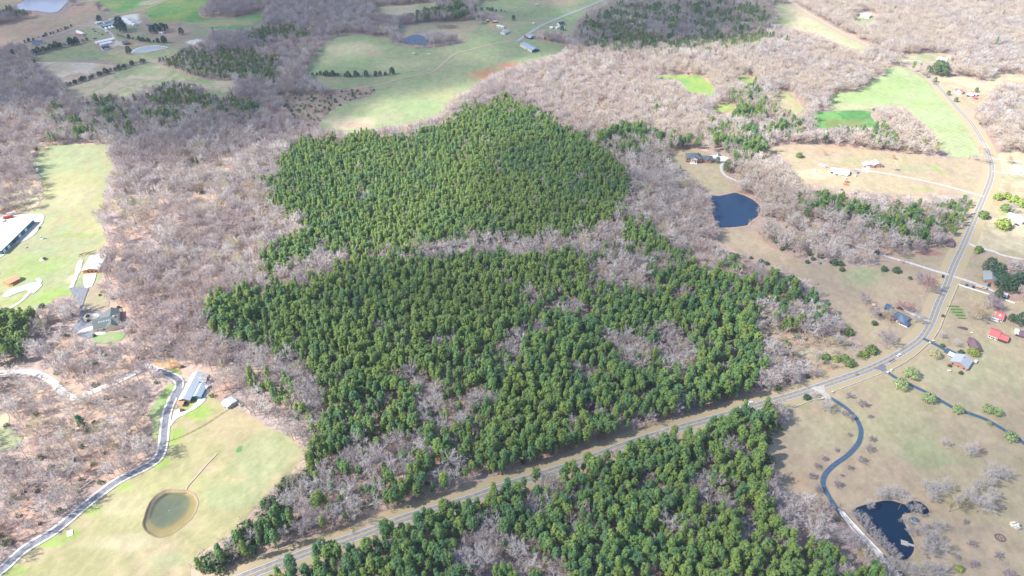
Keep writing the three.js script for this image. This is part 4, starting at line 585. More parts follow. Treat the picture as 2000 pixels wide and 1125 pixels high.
gabled('red_barn', 'red barn with a blue metal roof at the farm track end', 'barn', [238, 81], [249, 79], 11, 3.6, 2.4, MAT.barnRed, ROOF.blue, { endDoor: [3.4, 3], more: (t, L) => wing(t, L * 0.45, 3.5, 7, 6, 2.8, 1.4, MAT.barnRed, ROOF.red, Math.PI / 2) });
for (const [px, py, q, k] of [[243, 36, 8, 'uppermost'], [250, 41, 10, 'middle'], [256, 45, 9, 'lowest']]) gabled('greenhouse', k + ' of three white greenhouses on the pale farm lot', 'greenhouse', [px - 5, py - 2.4], [px + 8, py + 1], q, 2.6, 1.8, MAT.white, ROOF.white);
gabled('shed', 'low dark roofed shed right of the pale farm lot', 'shed', [287, 47], [297, 49], 8, 2.6, 1.2, MAT.grey, ROOF.slate);
gabled('shed', 'little white shed under the dark clump of farm trees', 'shed', [310, 61], [318, 62], 6, 2.6, 1.4, MAT.white, ROOF.white);
// the farm by the country road
gabled('long_barn', 'long barn with a pale blue metal roof in the green pasture', 'barn', [1022.5, 82], [1046, 94.5], 15, 4.2, 2.6, MAT.cream, ROOF.blueGrey, { endDoor: [7, 3.6], doorW: 3, doorH: 2.8, over: 0.3, more: (t, L, w, h, r) => part('gable_end', alongX(shapeOf([[-w / 2, 0.05], [w / 2, 0.05], [w / 2, h], [0, h + r - 0.05], [-w / 2, h]]), 0.1).translate(L / 2 + 0.06, 0, 0), MAT.teal, t, 'dark teal gable end') });
gabled('farmhouse', 'dark house with a pale roof at the end of the country road', 'house', [1026, 68.5], [1040, 66], 11, 3.2, 2.2, MAT.brown, ROOF.steel, { side: 3, ends: 1, chimney: 0.2, more: (t, L, w) => wing(t, -L * 0.1, w * 0.7, 10, 8, 2.8, 1.6, MAT.navy, ROOF.paleGrey, Math.PI / 2) });
gabled('house', 'white house with a navy roof right of the country road', 'house', [1090, 44], [1101, 42], 11, 3.2, 2.6, MAT.white, ROOF.navy, { side: 3, ends: 2 });
gabled('shed', 'small white shed left of the navy roofed house', 'shed', [1075, 51], [1081, 52.5], 6, 2.6, 1.2, MAT.white, ROOF.white, { endDoor: [2.4, 2.1] });
gabled('garage', 'white garage between the small white shed and navy roofed house', 'garage', [1085, 52], [1091, 50.5], 7, 2.8, 1.4, MAT.white, ROOF.white, { endDoor: [3, 2.2] });
gabled('shed', 'small pale shed right of the dark conifer by the navy roofed house', 'shed', [1099, 54], [1103, 54], 5, 2.4, 1, MAT.white, ROOF.paleGrey);
gabled('red_shed', 'red shed with a pale roof on the bare orange farm ground', 'shed', [962, 40], [971, 39], 8, 2.8, 1.6, MAT.barnRed, ROOF.paleGrey, { endDoor: [2.6, 2.2] });
gabled('shed', 'tan shed left of the red shed', 'shed', [949, 38], [955, 38], 6, 2.4, 1, MAT.cream, ROOF.pine);
gabled('mobile_home', 'long white mobile home below the red shed', 'mobile home', [971, 48.5], [985, 51], 6, 2.8, 0.9, MAT.white, ROOF.white, { side: 4 });
gabled('house', 'white house with a grey-white roof beside the field track', 'house', [981, 62], [992, 57.5], 10, 3, 2.2, MAT.white, ROOF.paleGrey, { side: 3, ends: 1, more: (t, L) => wing(t, L * 0.2, -4, 7, 6, 2.8, 1.8, MAT.white, ROOF.paleGrey, Math.PI / 2) });
// the houses at the top right
gabled('house', 'big pale house alone in the woods at the top right', 'house', [1682, 24], [1702, 27], 12, 4, 3, MAT.white, ROOF.paleGrey, { side: 4, ends: 2, more: (t, L) => { wing(t, L * 0.28, 6, 11, 8, 3.6, 2.6, MAT.white, ROOF.paleGrey, Math.PI / 2); wing(t, -L * 0.3, 5, 9, 7, 3.4, 2.2, MAT.white, ROOF.paleGrey, Math.PI / 2); } });
gabled('house', 'sprawling grey roofed house behind the big conifers by the highway', 'house', [1832, 111], [1852, 115], 12, 3.4, 2.8, MAT.cream, ROOF.paleGrey, { side: 4, ends: 1, more: (t, L) => { wing(t, L * 0.2, 6, 13, 8, 3.2, 2.4, MAT.cream, ROOF.paleGrey, Math.PI / 2); wing(t, -L * 0.25, -5, 9, 7, 3.2, 2.4, MAT.cream, ROOF.paleGrey, Math.PI / 2); } });
gabled('shed', 'white shed with a dark doorway behind the sprawling grey house', 'shed', [1851, 110], [1858, 110.5], 7, 2.8, 1.2, MAT.white, ROOF.white, { doorMat: MAT.dark, doorW: 2.4, doorX: -1 });
gabled('house', 'white house with a red roof and front gable beside the highway', 'house', [1866, 172.5], [1882, 175], 11, 3.4, 2.6, MAT.white, ROOF.coral, { side: 4, ends: 1, porch: [10, 2.2], more: (t, L) => wing(t, 0, 4, 8, 6, 3.4, 2, MAT.white, ROOF.white, Math.PI / 2) });
gabled('barn', 'white roofed barn with navy walls right of the red roofed house', 'barn', [1890, 180.5], [1903, 183], 12, 3, 1.6, MAT.navy, ROOF.white, { endDoor: [4, 2.6] });
gabled('shed', 'small red roofed shed behind the white roofed barn', 'shed', [1897, 178], [1902, 179], 6, 3.2, 1.6, MAT.white, ROOF.coral);
gabled('shed', 'low navy walled shed with a white roof at the barn end', 'shed', [1904, 182], [1910, 183.5], 7, 2.4, 1.2, MAT.navy, ROOF.white);
gabled('shed', 'pink roofed shed below the white roofed barn', 'shed', [1903, 188], [1909, 189], 6, 2.4, 1.2, MAT.barnRed, ROOF.coral);
// the brick mansion
{
  const f = frame([1345, 299], [1366, 300], 10), t = thing('brick_mansion', 'brick mansion with a dark hip roof and a white columned portico', 'house', f.pos, f.turn), L = 19, w = 14, h = 6.4;
  part('wall', box(L, h, w, 0, h / 2, 0), MAT.brick, t); part('roof', hipRoof(L, w, h, 4.4), ROOF.slate, t);
  part('wall', box(15, 4.6, 10, L / 2 + 7.4, 2.3, -0.5), MAT.brick, t, 'lower brick wing'); part('roof', hipRoof(15, 10, 4.6, 3).translate(L / 2 + 7.4, 0, -0.5), ROOF.slate, t);
  part('wall', gableWall(7, 6, 4.4, 2).rotateY(Math.PI / 2).translate(L / 2 + 9.5, 0, 3), MAT.brick, t); part('roof', gableRoof(7.2, 6, 4.4, 2).rotateY(Math.PI / 2).translate(L / 2 + 9.5, 0, 3.2), ROOF.slate, t);
  for (let i = 0; i < 4; i++) part('column', new THREE.CylinderGeometry(0.34, 0.4, 6, 10).translate(-3.3 + i * 2.2, 3, w / 2 + 2.6), MAT.trim, t);
  part('pediment', gableWall(4, 8.6, 0.9, 2.4).rotateY(Math.PI / 2).translate(0, 6, w / 2 + 1.3), MAT.trim, t); part('roof', gableRoof(4.4, 8.6, 0.9, 2.4, 0.3).rotateY(Math.PI / 2).translate(0, 6, w / 2 + 1.2), ROOF.slate, t);
  part('door', box(1.8, 3, 0.14, 0, 1.6, w / 2 + 0.05), MAT.trim, t); part('step', box(9, 0.5, 4, 0, 0.25, w / 2 + 2), MAT.trim, t);
  for (const x of [-8, -5.6, 5.6, 8]) for (const y of [1.8, 4.7]) part('window', box(1.1, 1.7, 0.12, x, y, w / 2 + 0.03), MAT.glass, t);
  for (const x of [12, 21]) part('window', box(1.2, 1.6, 0.12, x, 2, 4.56), MAT.glass, t);
  for (const z of [-4, 0, 4]) part('window', box(0.12, 1.7, 1.1, -L / 2 - 0.03, 2, z), MAT.glass, t);
  part('chimney', box(1, 3, 1.2, 6, 9.6, -3), MAT.brick, t);
}
gabled('shed', 'little white garden shed with a dark roof beside the mansion drive', 'shed', [1401.5, 298.5], [1405.5, 298.5], 4, 2.6, 1.6, MAT.white, ROOF.slate);
// the dry meadow farm
gabled('long_shed', 'long white roofed shed on the dry meadow', 'shed', [1623, 328.5], [1660, 334.5], 11, 2.8, 1.4, MAT.white, ROOF.white, { doorW: 3, doorH: 2.4, doorMat: MAT.dark, doorX: -9, endDoor: [4, 2.6] });
gabled('farmhouse', 'brick farmhouse with a pale roof at the white drive', 'house', [1711, 311], [1718, 319], 12, 3.4, 3, MAT.brick, ROOF.paleGrey, { side: 2, ends: 2, chimney: -0.2, more: (t, L, w) => { wing(t, 2, w * 0.98, 9, 13, 2.8, 2, MAT.brick, ROOF.paleGrey, 0, 'garage wing'); part('garage_door', box(0.14, 2.2, 5, 6.6, 1.1, w * 1.1), MAT.white, t); } });
// along the highway
gabled('old_barn', 'old barn with a rusty purple roof left of the highway', 'barn', [1850, 470.5], [1864, 473.5], 9, 2.8, 2, MAT.plum, ROOF.rust, { endDoor: [3, 2.4], more: (t, L) => wing(t, L * 0.2, -4, 7, 6, 3, 2.2, MAT.plum, ROOF.rust, Math.PI / 2) });
gabled('house', 'white house at the right edge beyond the highway bend', 'house', [1980, 322], [2012, 330], 12, 3.2, 2.6, MAT.white, ROOF.paleGrey, { side: 4, ends: 2 });
gabled('house', 'long white house among conifers right of the highway', 'house', [1971, 415], [2004, 427], 13, 3.2, 2.6, MAT.white, ROOF.white, { side: 6, ends: 2, chimney: 0.2 });
gabled('house', 'brick house with a grey gable roof facing the parked cars', 'house', [1937, 528], [1938.5, 546], 13, 3.2, 2.8, MAT.brick, ROOF.grey, { side: 3, ends: 3, doorX: 2, more: (t, L, w) => part('deck', box(4, 0.4, 3, 0, 0.2, w / 2 + 1.6), MAT.wood, t) });
gabled('cottage', 'small grey cottage under the dark evergreens', 'cottage', [1962, 572], [1969, 574], 7, 2.8, 1.8, MAT.grey, ROOF.paleGrey, { side: 2 });
gabled('red_roofed_house', 'house under a bright coral red roof, nearest the dark evergreens', 'house', [1946, 609.5], [1963, 614.5], 12, 3, 2, MAT.white, ROOF.coral, { side: 3, ends: 2, porch: [6, 2], porchX: -3, more: (t, L, w, h, r) => part('dormer', gableWall(2.4, 2.4, 0.8, 0.8).rotateY(Math.PI / 2).translate(0, h + 0.4, w * 0.2), MAT.white, t) });
gabled('red_roofed_barn', 'larger barn with a coral red roof and a lower annex', 'barn', [1935, 643], [1955, 650], 12, 3.4, 2, MAT.white, ROOF.coral, { side: 4, more: (t, L) => wing(t, L * 0.5 + 3.4, 1, 7.4, 9.5, 2.8, 1.5, MAT.dark, ROOF.coral) });
gabled('ruined_shed', 'collapsing plum brown shed with missing roof sheets', 'shed', [1894, 662], [1907, 665], 9, 2.6, 1.6, MAT.plum, ROOF.rust, { doorMat: MAT.dark, doorX: -2.5, more: (t, L) => { wing(t, L * 0.42, 5, 12, 8, 2.6, 2, MAT.plum, ROOF.rust, Math.PI / 2 + 0.2); part('roof_sheet', box(2.4, 0.08, 3, -L * 0.3, 3.1, 3.2).rotateX(0.25), MAT.grey, t); } });
gabled('open_shed', 'low white and rusty shed at the right edge past the red roofed barn', 'shed', [1984, 644], [1992, 646], 8, 2.6, 1.2, MAT.white, ROOF.white, { doorMat: MAT.dark, doorW: 3, more: (t, L) => wing(t, L / 2 + 5, 1, 10, 8, 2.4, 1.2, MAT.plum, ROOF.rust) });
gabled('house', 'brick gabled house with a blue-grey roof at the short dark drive', 'house', [1886, 692.5], [1875.5, 708], 13, 3.2, 3, MAT.brick, ROOF.steel, { side: 3, ends: 3, doorX: -2, chimney: -0.1, more: (t, L, w) => { part('garage_roof', box(6, 0.25, 5, -L * 0.28, 2.9, w / 2 + 2.4), MAT.trim, t); part('deck', box(4, 0.5, 3.4, -L * 0.2, 0.25, w / 2 + 1.7), MAT.grey, t); } });
{
  const f = frame([1749, 610], [1762, 616], 5.5), t = thing('hip_roofed_house', 'house with a blue-grey hip roof half behind a bare tree', 'house', f.pos, f.turn);
  part('wall', box(17, 3.2, 12, 0, 1.6, 0), MAT.brick, t); part('roof', hipRoof(17, 12, 3.2, 3), ROOF.blue, t); part('roof', hipRoof(7, 6, 2.6, 1.6).translate(8, 0, 4), ROOF.deepBlue, t, 'teal blue porch roof');
  part('porch', [box(7, 0.3, 6, 8, 0.15, 4), ...[5, 11].map((x) => box(0.2, 2.6, 0.2, x, 1.3, 6.5))], MAT.trim, t); windows(t, 17, 12, 3, { side: 3, ends: 2 }); part('door', box(1.1, 2.1, 0.14, 2, 1.05, 6.05), MAT.white, t);
}
gabled('shed', 'shed with a deep blue roof behind the hip roofed house', 'shed', [1730, 594.5], [1742, 599], 7, 2.6, 1.2, MAT.navy, ROOF.deepBlue);
gabled('shed', 'small tan shed left of the deep blue roofed shed', 'shed', [1703, 592], [1709, 592.5], 4, 2.2, 0.9, MAT.wood, ROOF.pine);
gabled('shed', 'tiny white shed between the bushes and brick gabled house', 'shed', [1905, 703], [1909, 704.5], 3.4, 2.1, 0.8, MAT.white, ROOF.white);
// the left side
gabled('green_barn', 'long green walled barn with a white roof on the gravel yard', 'barn', [40, 424], [-26, 486], 26, 5.2, 2.6, MAT.teal, ROOF.white, { over: 0.6, doorSide: -1, doorW: 4, doorH: 3.6, doorMat: MAT.white, doorX: -14, more: (t, L, w) => { for (const x of [-2, 9, 19, 27]) part('garage_door', box(3.8, 3.6, 0.14, x, 1.8, -w / 2 - 0.05), x === 9 ? MAT.dark : MAT.white, t); } });
gabled('arched_barn', 'white roofed barn with an orange timber gable and dark windows', 'barn', [191.5, 496.5], [175, 525], 15.5, 4.6, 1.6, MAT.orange, ROOF.white, { over: 0.4, doorMat: MAT.dark, doorW: 3, doorH: 2.6, more: (t, L, w) => { for (const z of [-4.5, -1, 2.5]) part('window', box(0.14, 2, 2.2, L / 2 + 0.05, 2.6, z), MAT.glass, t); part('side_wall', box(L - 0.5, 4.4, 0.16, 0, 2.2, -w / 2 - 0.1), MAT.brown, t, 'dark side wall'); } });
gabled('pavilion', 'open timber pavilion with an orange-tan roof on the lawn', 'pavilion', [7, 549], [32, 536], 9, 3.2, 2.4, MAT.orange, ROOF.pine, { openSides: 1, door: 0, over: 0.8, more: (t, L) => { part('table', box(3, 0.8, 1.4, L * 0.15, 0.4, 1), MAT.wood, t); part('chimney', box(1.6, 5, 1.6, -L / 2 + 1, 2.5, 0), MAT.orange, t); part('deck', box(L + 1, 0.3, 9, 0, 0.15, 0), MAT.orange, t); } });
gabled('villa', 'large villa with a dark green hip and gable roof', 'villa', [180, 627], [230, 616], 15, 4.2, 3.6, MAT.cream, ROOF.villa, { ends: 2, side: 4, doorMat: MAT.wood, more: (t, L, w, h) => {
  wing(t, 4, -9.5, 12, 11, 4.2, 3, MAT.cream, ROOF.villa, Math.PI / 2, 'rear garage wing'); wing(t, 5, 6, 9, 9, 4.2, 3, MAT.cream, ROOF.villa, Math.PI / 2, 'front gable');
  for (let i = 0; i < 5; i++) part('skylight', box(0.9, 0.1, 1.2).rotateX(0.45).translate(-L * 0.26 + i * 2, h + 2.6, 2.6), MAT.steel, t);
  part('patio', box(9, 0.3, 5, -L * 0.3, 0.15, w / 2 + 3), MAT.cream, t); part('chimney', box(1.4, 2.4, 1.2, L * 0.36, h + 3.6, 1), MAT.cream, t); } });
gabled('long_stable', 'long stable with a grey-white metal roof beside the asphalt drive', 'stable', [386, 725], [357.5, 779], 9, 3.8, 1.9, MAT.brown, ROOF.steel, { over: 0.4, side: 6, doorMat: MAT.dark, endDoor: [4, 3.2], more: (t, L, w) => { wing(t, L * 0.12, -w * 0.86, L * 0.46, 7.4, 2.9, 1.5, MAT.teal, ROOF.blueGrey, 0, 'lower side barn'); wing(t, -L * 0.32, -w * 0.6, 8, 8, 3.4, 1.8, MAT.brown, ROOF.grey, Math.PI / 2); part('porch', [box(4, 0.2, 5, L / 2 + 2.2, 3, 2), box(0.25, 3, 0.25, L / 2 + 4, 1.5, 4.2), box(0.25, 3, 0.25, L / 2 + 4, 1.5, -0.2)], MAT.wood, t); } });
gabled('field_shed', 'square pale grey shed at the corner of the pond meadow', 'shed', [440.5, 779], [453, 788.5], 8.5, 2.8, 0.7, MAT.grey, ROOF.steel, { doorMat: MAT.dark, doorW: 2 });
gabled('shed', 'small weathered shed in the trees behind the long stable', 'shed', [400.5, 753], [406, 755.5], 4.4, 2.3, 1, MAT.brown, ROOF.paleGrey);
// gazebo, dock and rails at the blue pond
{
  const p = at(1785, 1018), t = thing('gazebo', 'octagonal white gazebo with a blue-grey roof on the pond point', 'gazebo', p);
  t.scale.setScalar(0.68); part('roof', new THREE.ConeGeometry(3.4, 1.9, 8).translate(0, 3.65, 0), ROOF.blue, t); part('finial', new THREE.ConeGeometry(0.9, 0.8, 8).translate(0, 4.9, 0), ROOF.blue, t); part('floor', new THREE.CylinderGeometry(3, 3.1, 0.4, 8).translate(0, 0.2, 0), MAT.trim, t);
  for (let i = 0; i < 8; i++) { const a = (i + 0.5) / 8 * 6.2832; part('post', new THREE.CylinderGeometry(0.11, 0.11, 2.4, 6).translate(Math.sin(a) * 2.7, 1.6, Math.cos(a) * 2.7), MAT.trim, t); if (i) part('railing', box(2, 0.5, 0.1).translate(0, 0.9, 2.5).rotateY(i / 8 * 6.2832), MAT.trim, t); }
}
{
  const a = at(1786, 1068), b = at(1759, 1060), d = b.clone().sub(a), L = Math.hypot(d.x, d.z), t = thing('dock', 'grey plank dock reaching from the bank into the blue pond', 'dock', V3(a.x, 0, a.z), Math.atan2(-d.z, d.x)), plank = paint(0.46, 0.42, 0.40), g = box(0.42, 0.12, 1.8), g2 = box(0.42, 0.12, 3.8);
  const n = Math.round(L / 0.46); for (let i = 0; i < n; i++) { const m = part('plank', i > n * 0.46 ? g2 : g, plank, t); m.position.set((i + 0.5) * 0.46, 0.9 + 0.01 * hash2(i, 3), 0); }
  for (const x of [0.1, 0.46, 0.98]) for (const s of [-1, 1]) { const m = part('post', box(0.2, 1.4, 0.2, 0, 0.7, 0), MAT.grey, t); m.position.set(x * L, 0, s * (x > 0.4 ? 1.7 : 0.7)); }
}
function railFence(name, label, pts, { bay = 4, h = 1.5, rails = [0.28, 0.62, 0.96, 1.3], mat = MAT.trim, pw = 0.2, rt = 0.16, group, zig = 0.12 } = {}) {
  const c = new THREE.CatmullRomCurve3(pts.map(([x, y]) => at(x, y)), false, 'catmullrom', 0.5), L = c.getLength(), n = Math.max(2, Math.round(L / bay)), ps = c.getSpacedPoints(n), o = ps[0].clone(), t = thing(name, label, 'fence', o, 0, group), post = box(pw, h, pw, 0, h / 2, 0), rail = box(1, rt, 0.18);
  ps.forEach((p, i) => { const k = i % 2 ? zig : -zig, m = part('post', post, mat, t); m.position.set(p.x - o.x + k, 0, p.z - o.z - k); p.x += k; p.z -= k; });
  for (let i = 0; i < n; i++) { const a = ps[i], b = ps[i + 1]; for (const y of rails) { const m = part('rail', rail, mat, t); m.position.set((a.x + b.x) / 2 - o.x, y, (a.z + b.z) / 2 - o.z); m.rotation.y = Math.atan2(-(b.z - a.z), b.x - a.x); m.scale.x = Math.hypot(b.x - a.x, b.z - a.z) - pw - 0.02; } }
  return t;
}
railFence('rail_fence', 'white rail fence between the curved drive and straight blue drive', [[1625, 767], [1660, 754], [1700, 739], [1731, 727]], { bay: 5, zig: 0.3, rt: 0.3 });
railFence('rail_fence', 'white rail fence following the highway bend past the house drive', [[1740, 724], [1762, 712], [1790, 693], [1814, 671]], { bay: 5, zig: 0.3, rt: 0.3 });
railFence('rail_fence', 'white rail fence climbing along the highway to the corner post', [[1820, 667], [1834, 645], [1843, 622], [1856, 592], [1871, 557]], { bay: 5, zig: 0.2, rt: 0.28 });
railFence('rail_fence', 'white rail fence beside the parked trailer and cars', [[1871, 557], [1900, 566], [1932, 576]], { bay: 4, zig: 0.05, rt: 0.3 });
railFence('rail_fence', 'short white rail fence below the small grey cottage', [[1957, 585], [1981, 593]], { bay: 4, zig: 0.05, rt: 0.28 });
railFence('rail_fence', 'white rail fence running from the pine wood to the cream apron', [[1529, 802], [1552, 796], [1576, 787], [1590, 782], [1605, 780]], { bay: 4, zig: 0.15, rt: 0.3 });
railFence('bridge_railing', 'white railing on the pond side of the dam road', [[1646, 1000.5], [1675, 1033], [1724, 1084]], { bay: 4, zig: 0, rt: 0.3 });
railFence('bridge_railing', 'white railing on the wood side of the dam road', [[1639.5, 1003], [1666, 1036], [1718, 1091]], { bay: 4, zig: 0, rt: 0.3 });
railFence('field_fence', 'thin weathered wooden fence crossing the pond meadow top', [[326, 864], [360, 851], [400, 830], [433, 808], [444, 802]], { bay: 5, mat: MAT.wood, rt: 0.1, pw: 0.16, rails: [0.5, 1] });
railFence('field_fence', 'pale board fence right of the square grey shed', [[465, 789], [480, 799], [490, 806]], { bay: 3, rt: 0.2, mat: MAT.cream });
// gate pillars
for (const [px, py, l] of [[1625, 768, 'brick gate pillar with a white cap at the curved drive'], [1605, 780.5, 'brick gate pillar left of the curved drive'], [1733, 729, 'white gate pillar left of the tree lined drive'], [1740, 725, 'white gate pillar right of the tree lined drive'], [1822, 668, 'brick gate pillar above the short house drive'], [1815, 671.5, 'white gate pillar below the short house drive']]) { const t = thing('gate_pillar', l, 'gate pillar', at(px, py)); part('shaft', box(1, 1.8, 1, 0, 0.9, 0), l.startsWith('brick') ? MAT.brick : MAT.trim, t); part('cap', box(1.3, 0.2, 1.3, 0, 1.9, 0), MAT.trim, t); }

// ---------------------------------------------------------------- vehicles
const WHEEL = new THREE.CylinderGeometry(0.34, 0.34, 0.24, 12).rotateX(Math.PI / 2);
function vehicle(label, category, px, to, colour, kind = 'car') {
  const p = at(...px), q = at(...to), big = { car: [4.6, 1.8], pickup: [5.6, 1.95], van: [5.6, 2], trailer: [8.5, 2.5], camper: [7.5, 2.4], tractor: [3.8, 1.9], truck: [8, 2.5] }[kind], [L, w] = big, y = 0.45, t = thing(kind === 'tractor' ? 'tractor' : kind === 'trailer' ? 'box_trailer' : kind === 'camper' ? 'camper' : kind === 'truck' ? 'truck' : 'parked_car', label, category, V3(p.x, y, p.z), Math.atan2(-(q.z - p.z), q.x - p.x)), m = paint(...colour, 0.35);
  const body = (pts) => new THREE.ExtrudeGeometry(shapeOf(pts), { depth: w - 0.16, bevelEnabled: true, bevelSize: 0.08, bevelThickness: 0.08, bevelSegments: 2 }).translate(0, 0, -w / 2 + 0.08);
  if (kind === 'car' || kind === 'van') {
    const hi = kind === 'van' ? 1.95 : 1.42;
    part('body', body([[-L / 2, 0.3], [L / 2, 0.3], [L / 2, 0.72], [L * 0.24, 0.88], [-L * 0.36, 0.9], [-L / 2, 0.82]]), m, t); part('window', new THREE.ExtrudeGeometry(shapeOf([[-L * 0.40, 0.88], [L * 0.24, 0.88], [L * 0.10, hi - 0.06], [-L * 0.30, hi - 0.06]]), { depth: w - 0.3, bevelEnabled: false }).translate(0, 0, -w / 2 + 0.15), MAT.glass, t); part('roof', box(L * 0.38, 0.07, w - 0.34, -L * 0.1, hi, 0), m, t);
  } else if (kind === 'pickup') {
    part('body', body([[-L / 2, 0.35], [L / 2, 0.35], [L / 2, 0.95], [L * 0.25, 1.05], [-L * 0.08, 1.05], [-L * 0.08, 0.75], [-L / 2, 0.75]]), m, t); part('window', box(L * 0.26, 0.6, w - 0.3, L * 0.08, 1.35, 0), MAT.glass, t); part('roof', box(L * 0.24, 0.08, w - 0.26, L * 0.07, 1.7, 0), m, t); for (const s of [-1, 1]) part('bed_side', box(L * 0.42, 0.3, 0.08, -L * 0.29, 0.9, s * (w / 2 - 0.06)), m, t);
  } else if (kind === 'tractor') {
    part('body', box(2, 0.9, 0.9, 0.6, 1, 0), m, t); part('cab', box(1.2, 1.5, 1.3, -0.7, 1.6, 0), MAT.glass, t); part('roof', box(1.4, 0.1, 1.5, -0.7, 2.4, 0), m, t);
  } else {
    part('body', new RoundedBoxGeometry(L, 2.5, w, 2, 0.15).translate(0, 1.75, 0), m, t); part('roof', box(L - 0.3, 0.08, w - 0.3, 0, 3.03, 0), kind === 'trailer' ? MAT.grey : m, t); part('window', box(L * 0.3, 0.6, w + 0.06, L * 0.2, 2.1, 0), MAT.glass, t);
    if (kind === 'truck') part('cab', new RoundedBoxGeometry(1.8, 1.9, w * 0.9, 2, 0.2).translate(L / 2 + 1, 1.4, 0), m, t);
  }
  for (const sx of kind === 'trailer' || kind === 'camper' ? [-0.12, 0.0] : [-0.31, 0.31]) for (const s of [-1, 1]) { const wh = part('wheel', WHEEL, MAT.tyre, t); wh.position.set(sx * L, 0.34, s * (w / 2 - 0.12)); if (kind === 'tractor' && sx < 0) wh.scale.set(2, 2, 1.6), wh.position.y = 0.68; }
  return t;
}
vehicle('white car driving on the highway beside the dark pines', 'car', [1465, 788], [1480, 783], [0.85, 0.85, 0.85]);
vehicle('white car driving on the highway bend near the white fence', 'car', [1755, 695], [1766, 689], [0.85, 0.85, 0.85]);
vehicle('dark teal car at the left end of the parked row beside the fence', 'car', [1887, 558], [1891, 553], [0.03, 0.16, 0.18]);
vehicle('navy car between the teal car and the cream trailer', 'car', [1900, 562], [1901, 556], [0.03, 0.05, 0.16]);
vehicle('cream box trailer with a grey roof beside the white fence', 'trailer', [1915, 563], [1925, 566], [0.72, 0.58, 0.45], 'trailer');
vehicle('pale blue car parked under the brick house front', 'car', [1926, 557], [1927, 551], [0.35, 0.5, 0.6]);
vehicle('dark navy car right of the pale blue one under the brick house', 'car', [1931, 558], [1932, 552], [0.03, 0.04, 0.09]);
vehicle('dark navy car beside the gravel lane at the highway edge', 'car', [1841, 541], [1842, 536], [0.02, 0.03, 0.08]);
vehicle('dark blue car beside the shed left of the hip roofed house', 'car', [1719, 615], [1721, 610], [0.02, 0.04, 0.12]);
vehicle('navy van on the gravel drive above the hip roofed house', 'van', [1757, 604], [1764, 606], [0.03, 0.03, 0.08], 'van');
vehicle('dark pickup parked behind the coral red roofed house', 'pickup', [1946, 601], [1952, 603], [0.05, 0.05, 0.1], 'pickup');
vehicle('red pickup at the end of the green walled barn', 'pickup', [59, 436], [63, 434], [0.6, 0.05, 0.08], 'pickup');
vehicle('white pickup at the right edge of the gravel yard', 'pickup', [75, 446], [77, 441], [0.8, 0.8, 0.8], 'pickup');
vehicle('silver car at the near end of the green walled barn', 'car', [10, 482], [13, 477], [0.6, 0.62, 0.66]);
vehicle('white car next to the silver one at the green walled barn', 'car', [16, 476], [19, 472], [0.82, 0.82, 0.84]);
vehicle('red flatbed truck left of the green walled barn', 'truck', [16, 427], [26, 425], [0.55, 0.09, 0.07], 'truck');
vehicle('white box trailer behind the red flatbed truck', 'trailer', [24, 420], [33, 418], [0.82, 0.82, 0.84], 'trailer');
vehicle('grey car at the left edge below the red flatbed truck', 'car', [11, 433], [16, 432], [0.45, 0.46, 0.48]);
vehicle('upper white camper at the wood edge of the left pasture', 'camper', [69, 327], [71, 324], [0.84, 0.84, 0.84], 'camper');
vehicle('lower white camper at the wood edge of the left pasture', 'camper', [74, 335], [75, 329], [0.84, 0.84, 0.84], 'camper');
vehicle('dark red tractor on the white gravel below the long stable', 'tractor', [357, 803], [361, 802], [0.25, 0.06, 0.06], 'tractor');
vehicle('yellow tractor in the brush right of the villa forecourt', 'tractor', [200, 571], [201, 567], [0.75, 0.42, 0.04], 'tractor');
vehicle('red car at the bend of the top left farm track', 'car', [183, 58], [187, 58], [0.5, 0.04, 0.08]);
vehicle('dark blue car below the red car on the farm grass', 'car', [186, 62], [190, 61], [0.05, 0.12, 0.3]);
vehicle('white camper on the farm grass inside the track bend', 'camper', [208, 64], [206, 61], [0.84, 0.84, 0.84], 'camper');
vehicle('dark maroon wagon in the middle of the farm grass', 'pickup', [200, 68], [204, 69], [0.1, 0.04, 0.06], 'pickup');
vehicle('white car between the maroon wagon and red car on the farm grass', 'car', [192, 64], [196, 63], [0.8, 0.8, 0.8]);
vehicle('brown wagon above the longest poultry house', 'pickup', [186, 76], [190, 75], [0.14, 0.08, 0.1], 'pickup');
vehicle('white car left of the grey roofed house by the field track', 'car', [962, 61.5], [966, 61], [0.8, 0.8, 0.82]);
vehicle('dark car between the tan shed and the red shed', 'car', [953, 43], [957, 43], [0.08, 0.06, 0.08]);
vehicle('white camper left of the long white roofed shed', 'camper', [1605, 326], [1609, 327], [0.82, 0.82, 0.84], 'camper');
vehicle('white car with dark windows just left of the long white shed', 'car', [1613.5, 327], [1617, 326], [0.82, 0.82, 0.84]);
vehicle('white pickup far left on the dry meadow', 'pickup', [1591, 334], [1594, 337], [0.82, 0.82, 0.84], 'pickup');
vehicle('white van below the left half of the long white shed', 'van', [1632.5, 342], [1635, 341], [0.8, 0.8, 0.8], 'van');
vehicle('white flat trailer below the middle of the long white shed', 'trailer', [1648, 343], [1654, 344], [0.8, 0.8, 0.8], 'trailer');
vehicle('white car lowest in the group below the long white shed', 'car', [1652, 350], [1655, 349], [0.82, 0.82, 0.84]);
vehicle('pale blue car below the white drive end', 'car', [1671, 344], [1672, 341], [0.6, 0.68, 0.78]);
vehicle('blue car at the edge of the white drive end', 'car', [1675, 338.5], [1677, 337], [0.12, 0.2, 0.45]);
vehicle('grey car on the white drive right of the long white shed', 'car', [1667, 333], [1671, 334], [0.5, 0.52, 0.56]);
vehicle('orange wagon lowest on the dry meadow', 'pickup', [1652, 361], [1656, 362], [0.6, 0.2, 0.08], 'pickup');
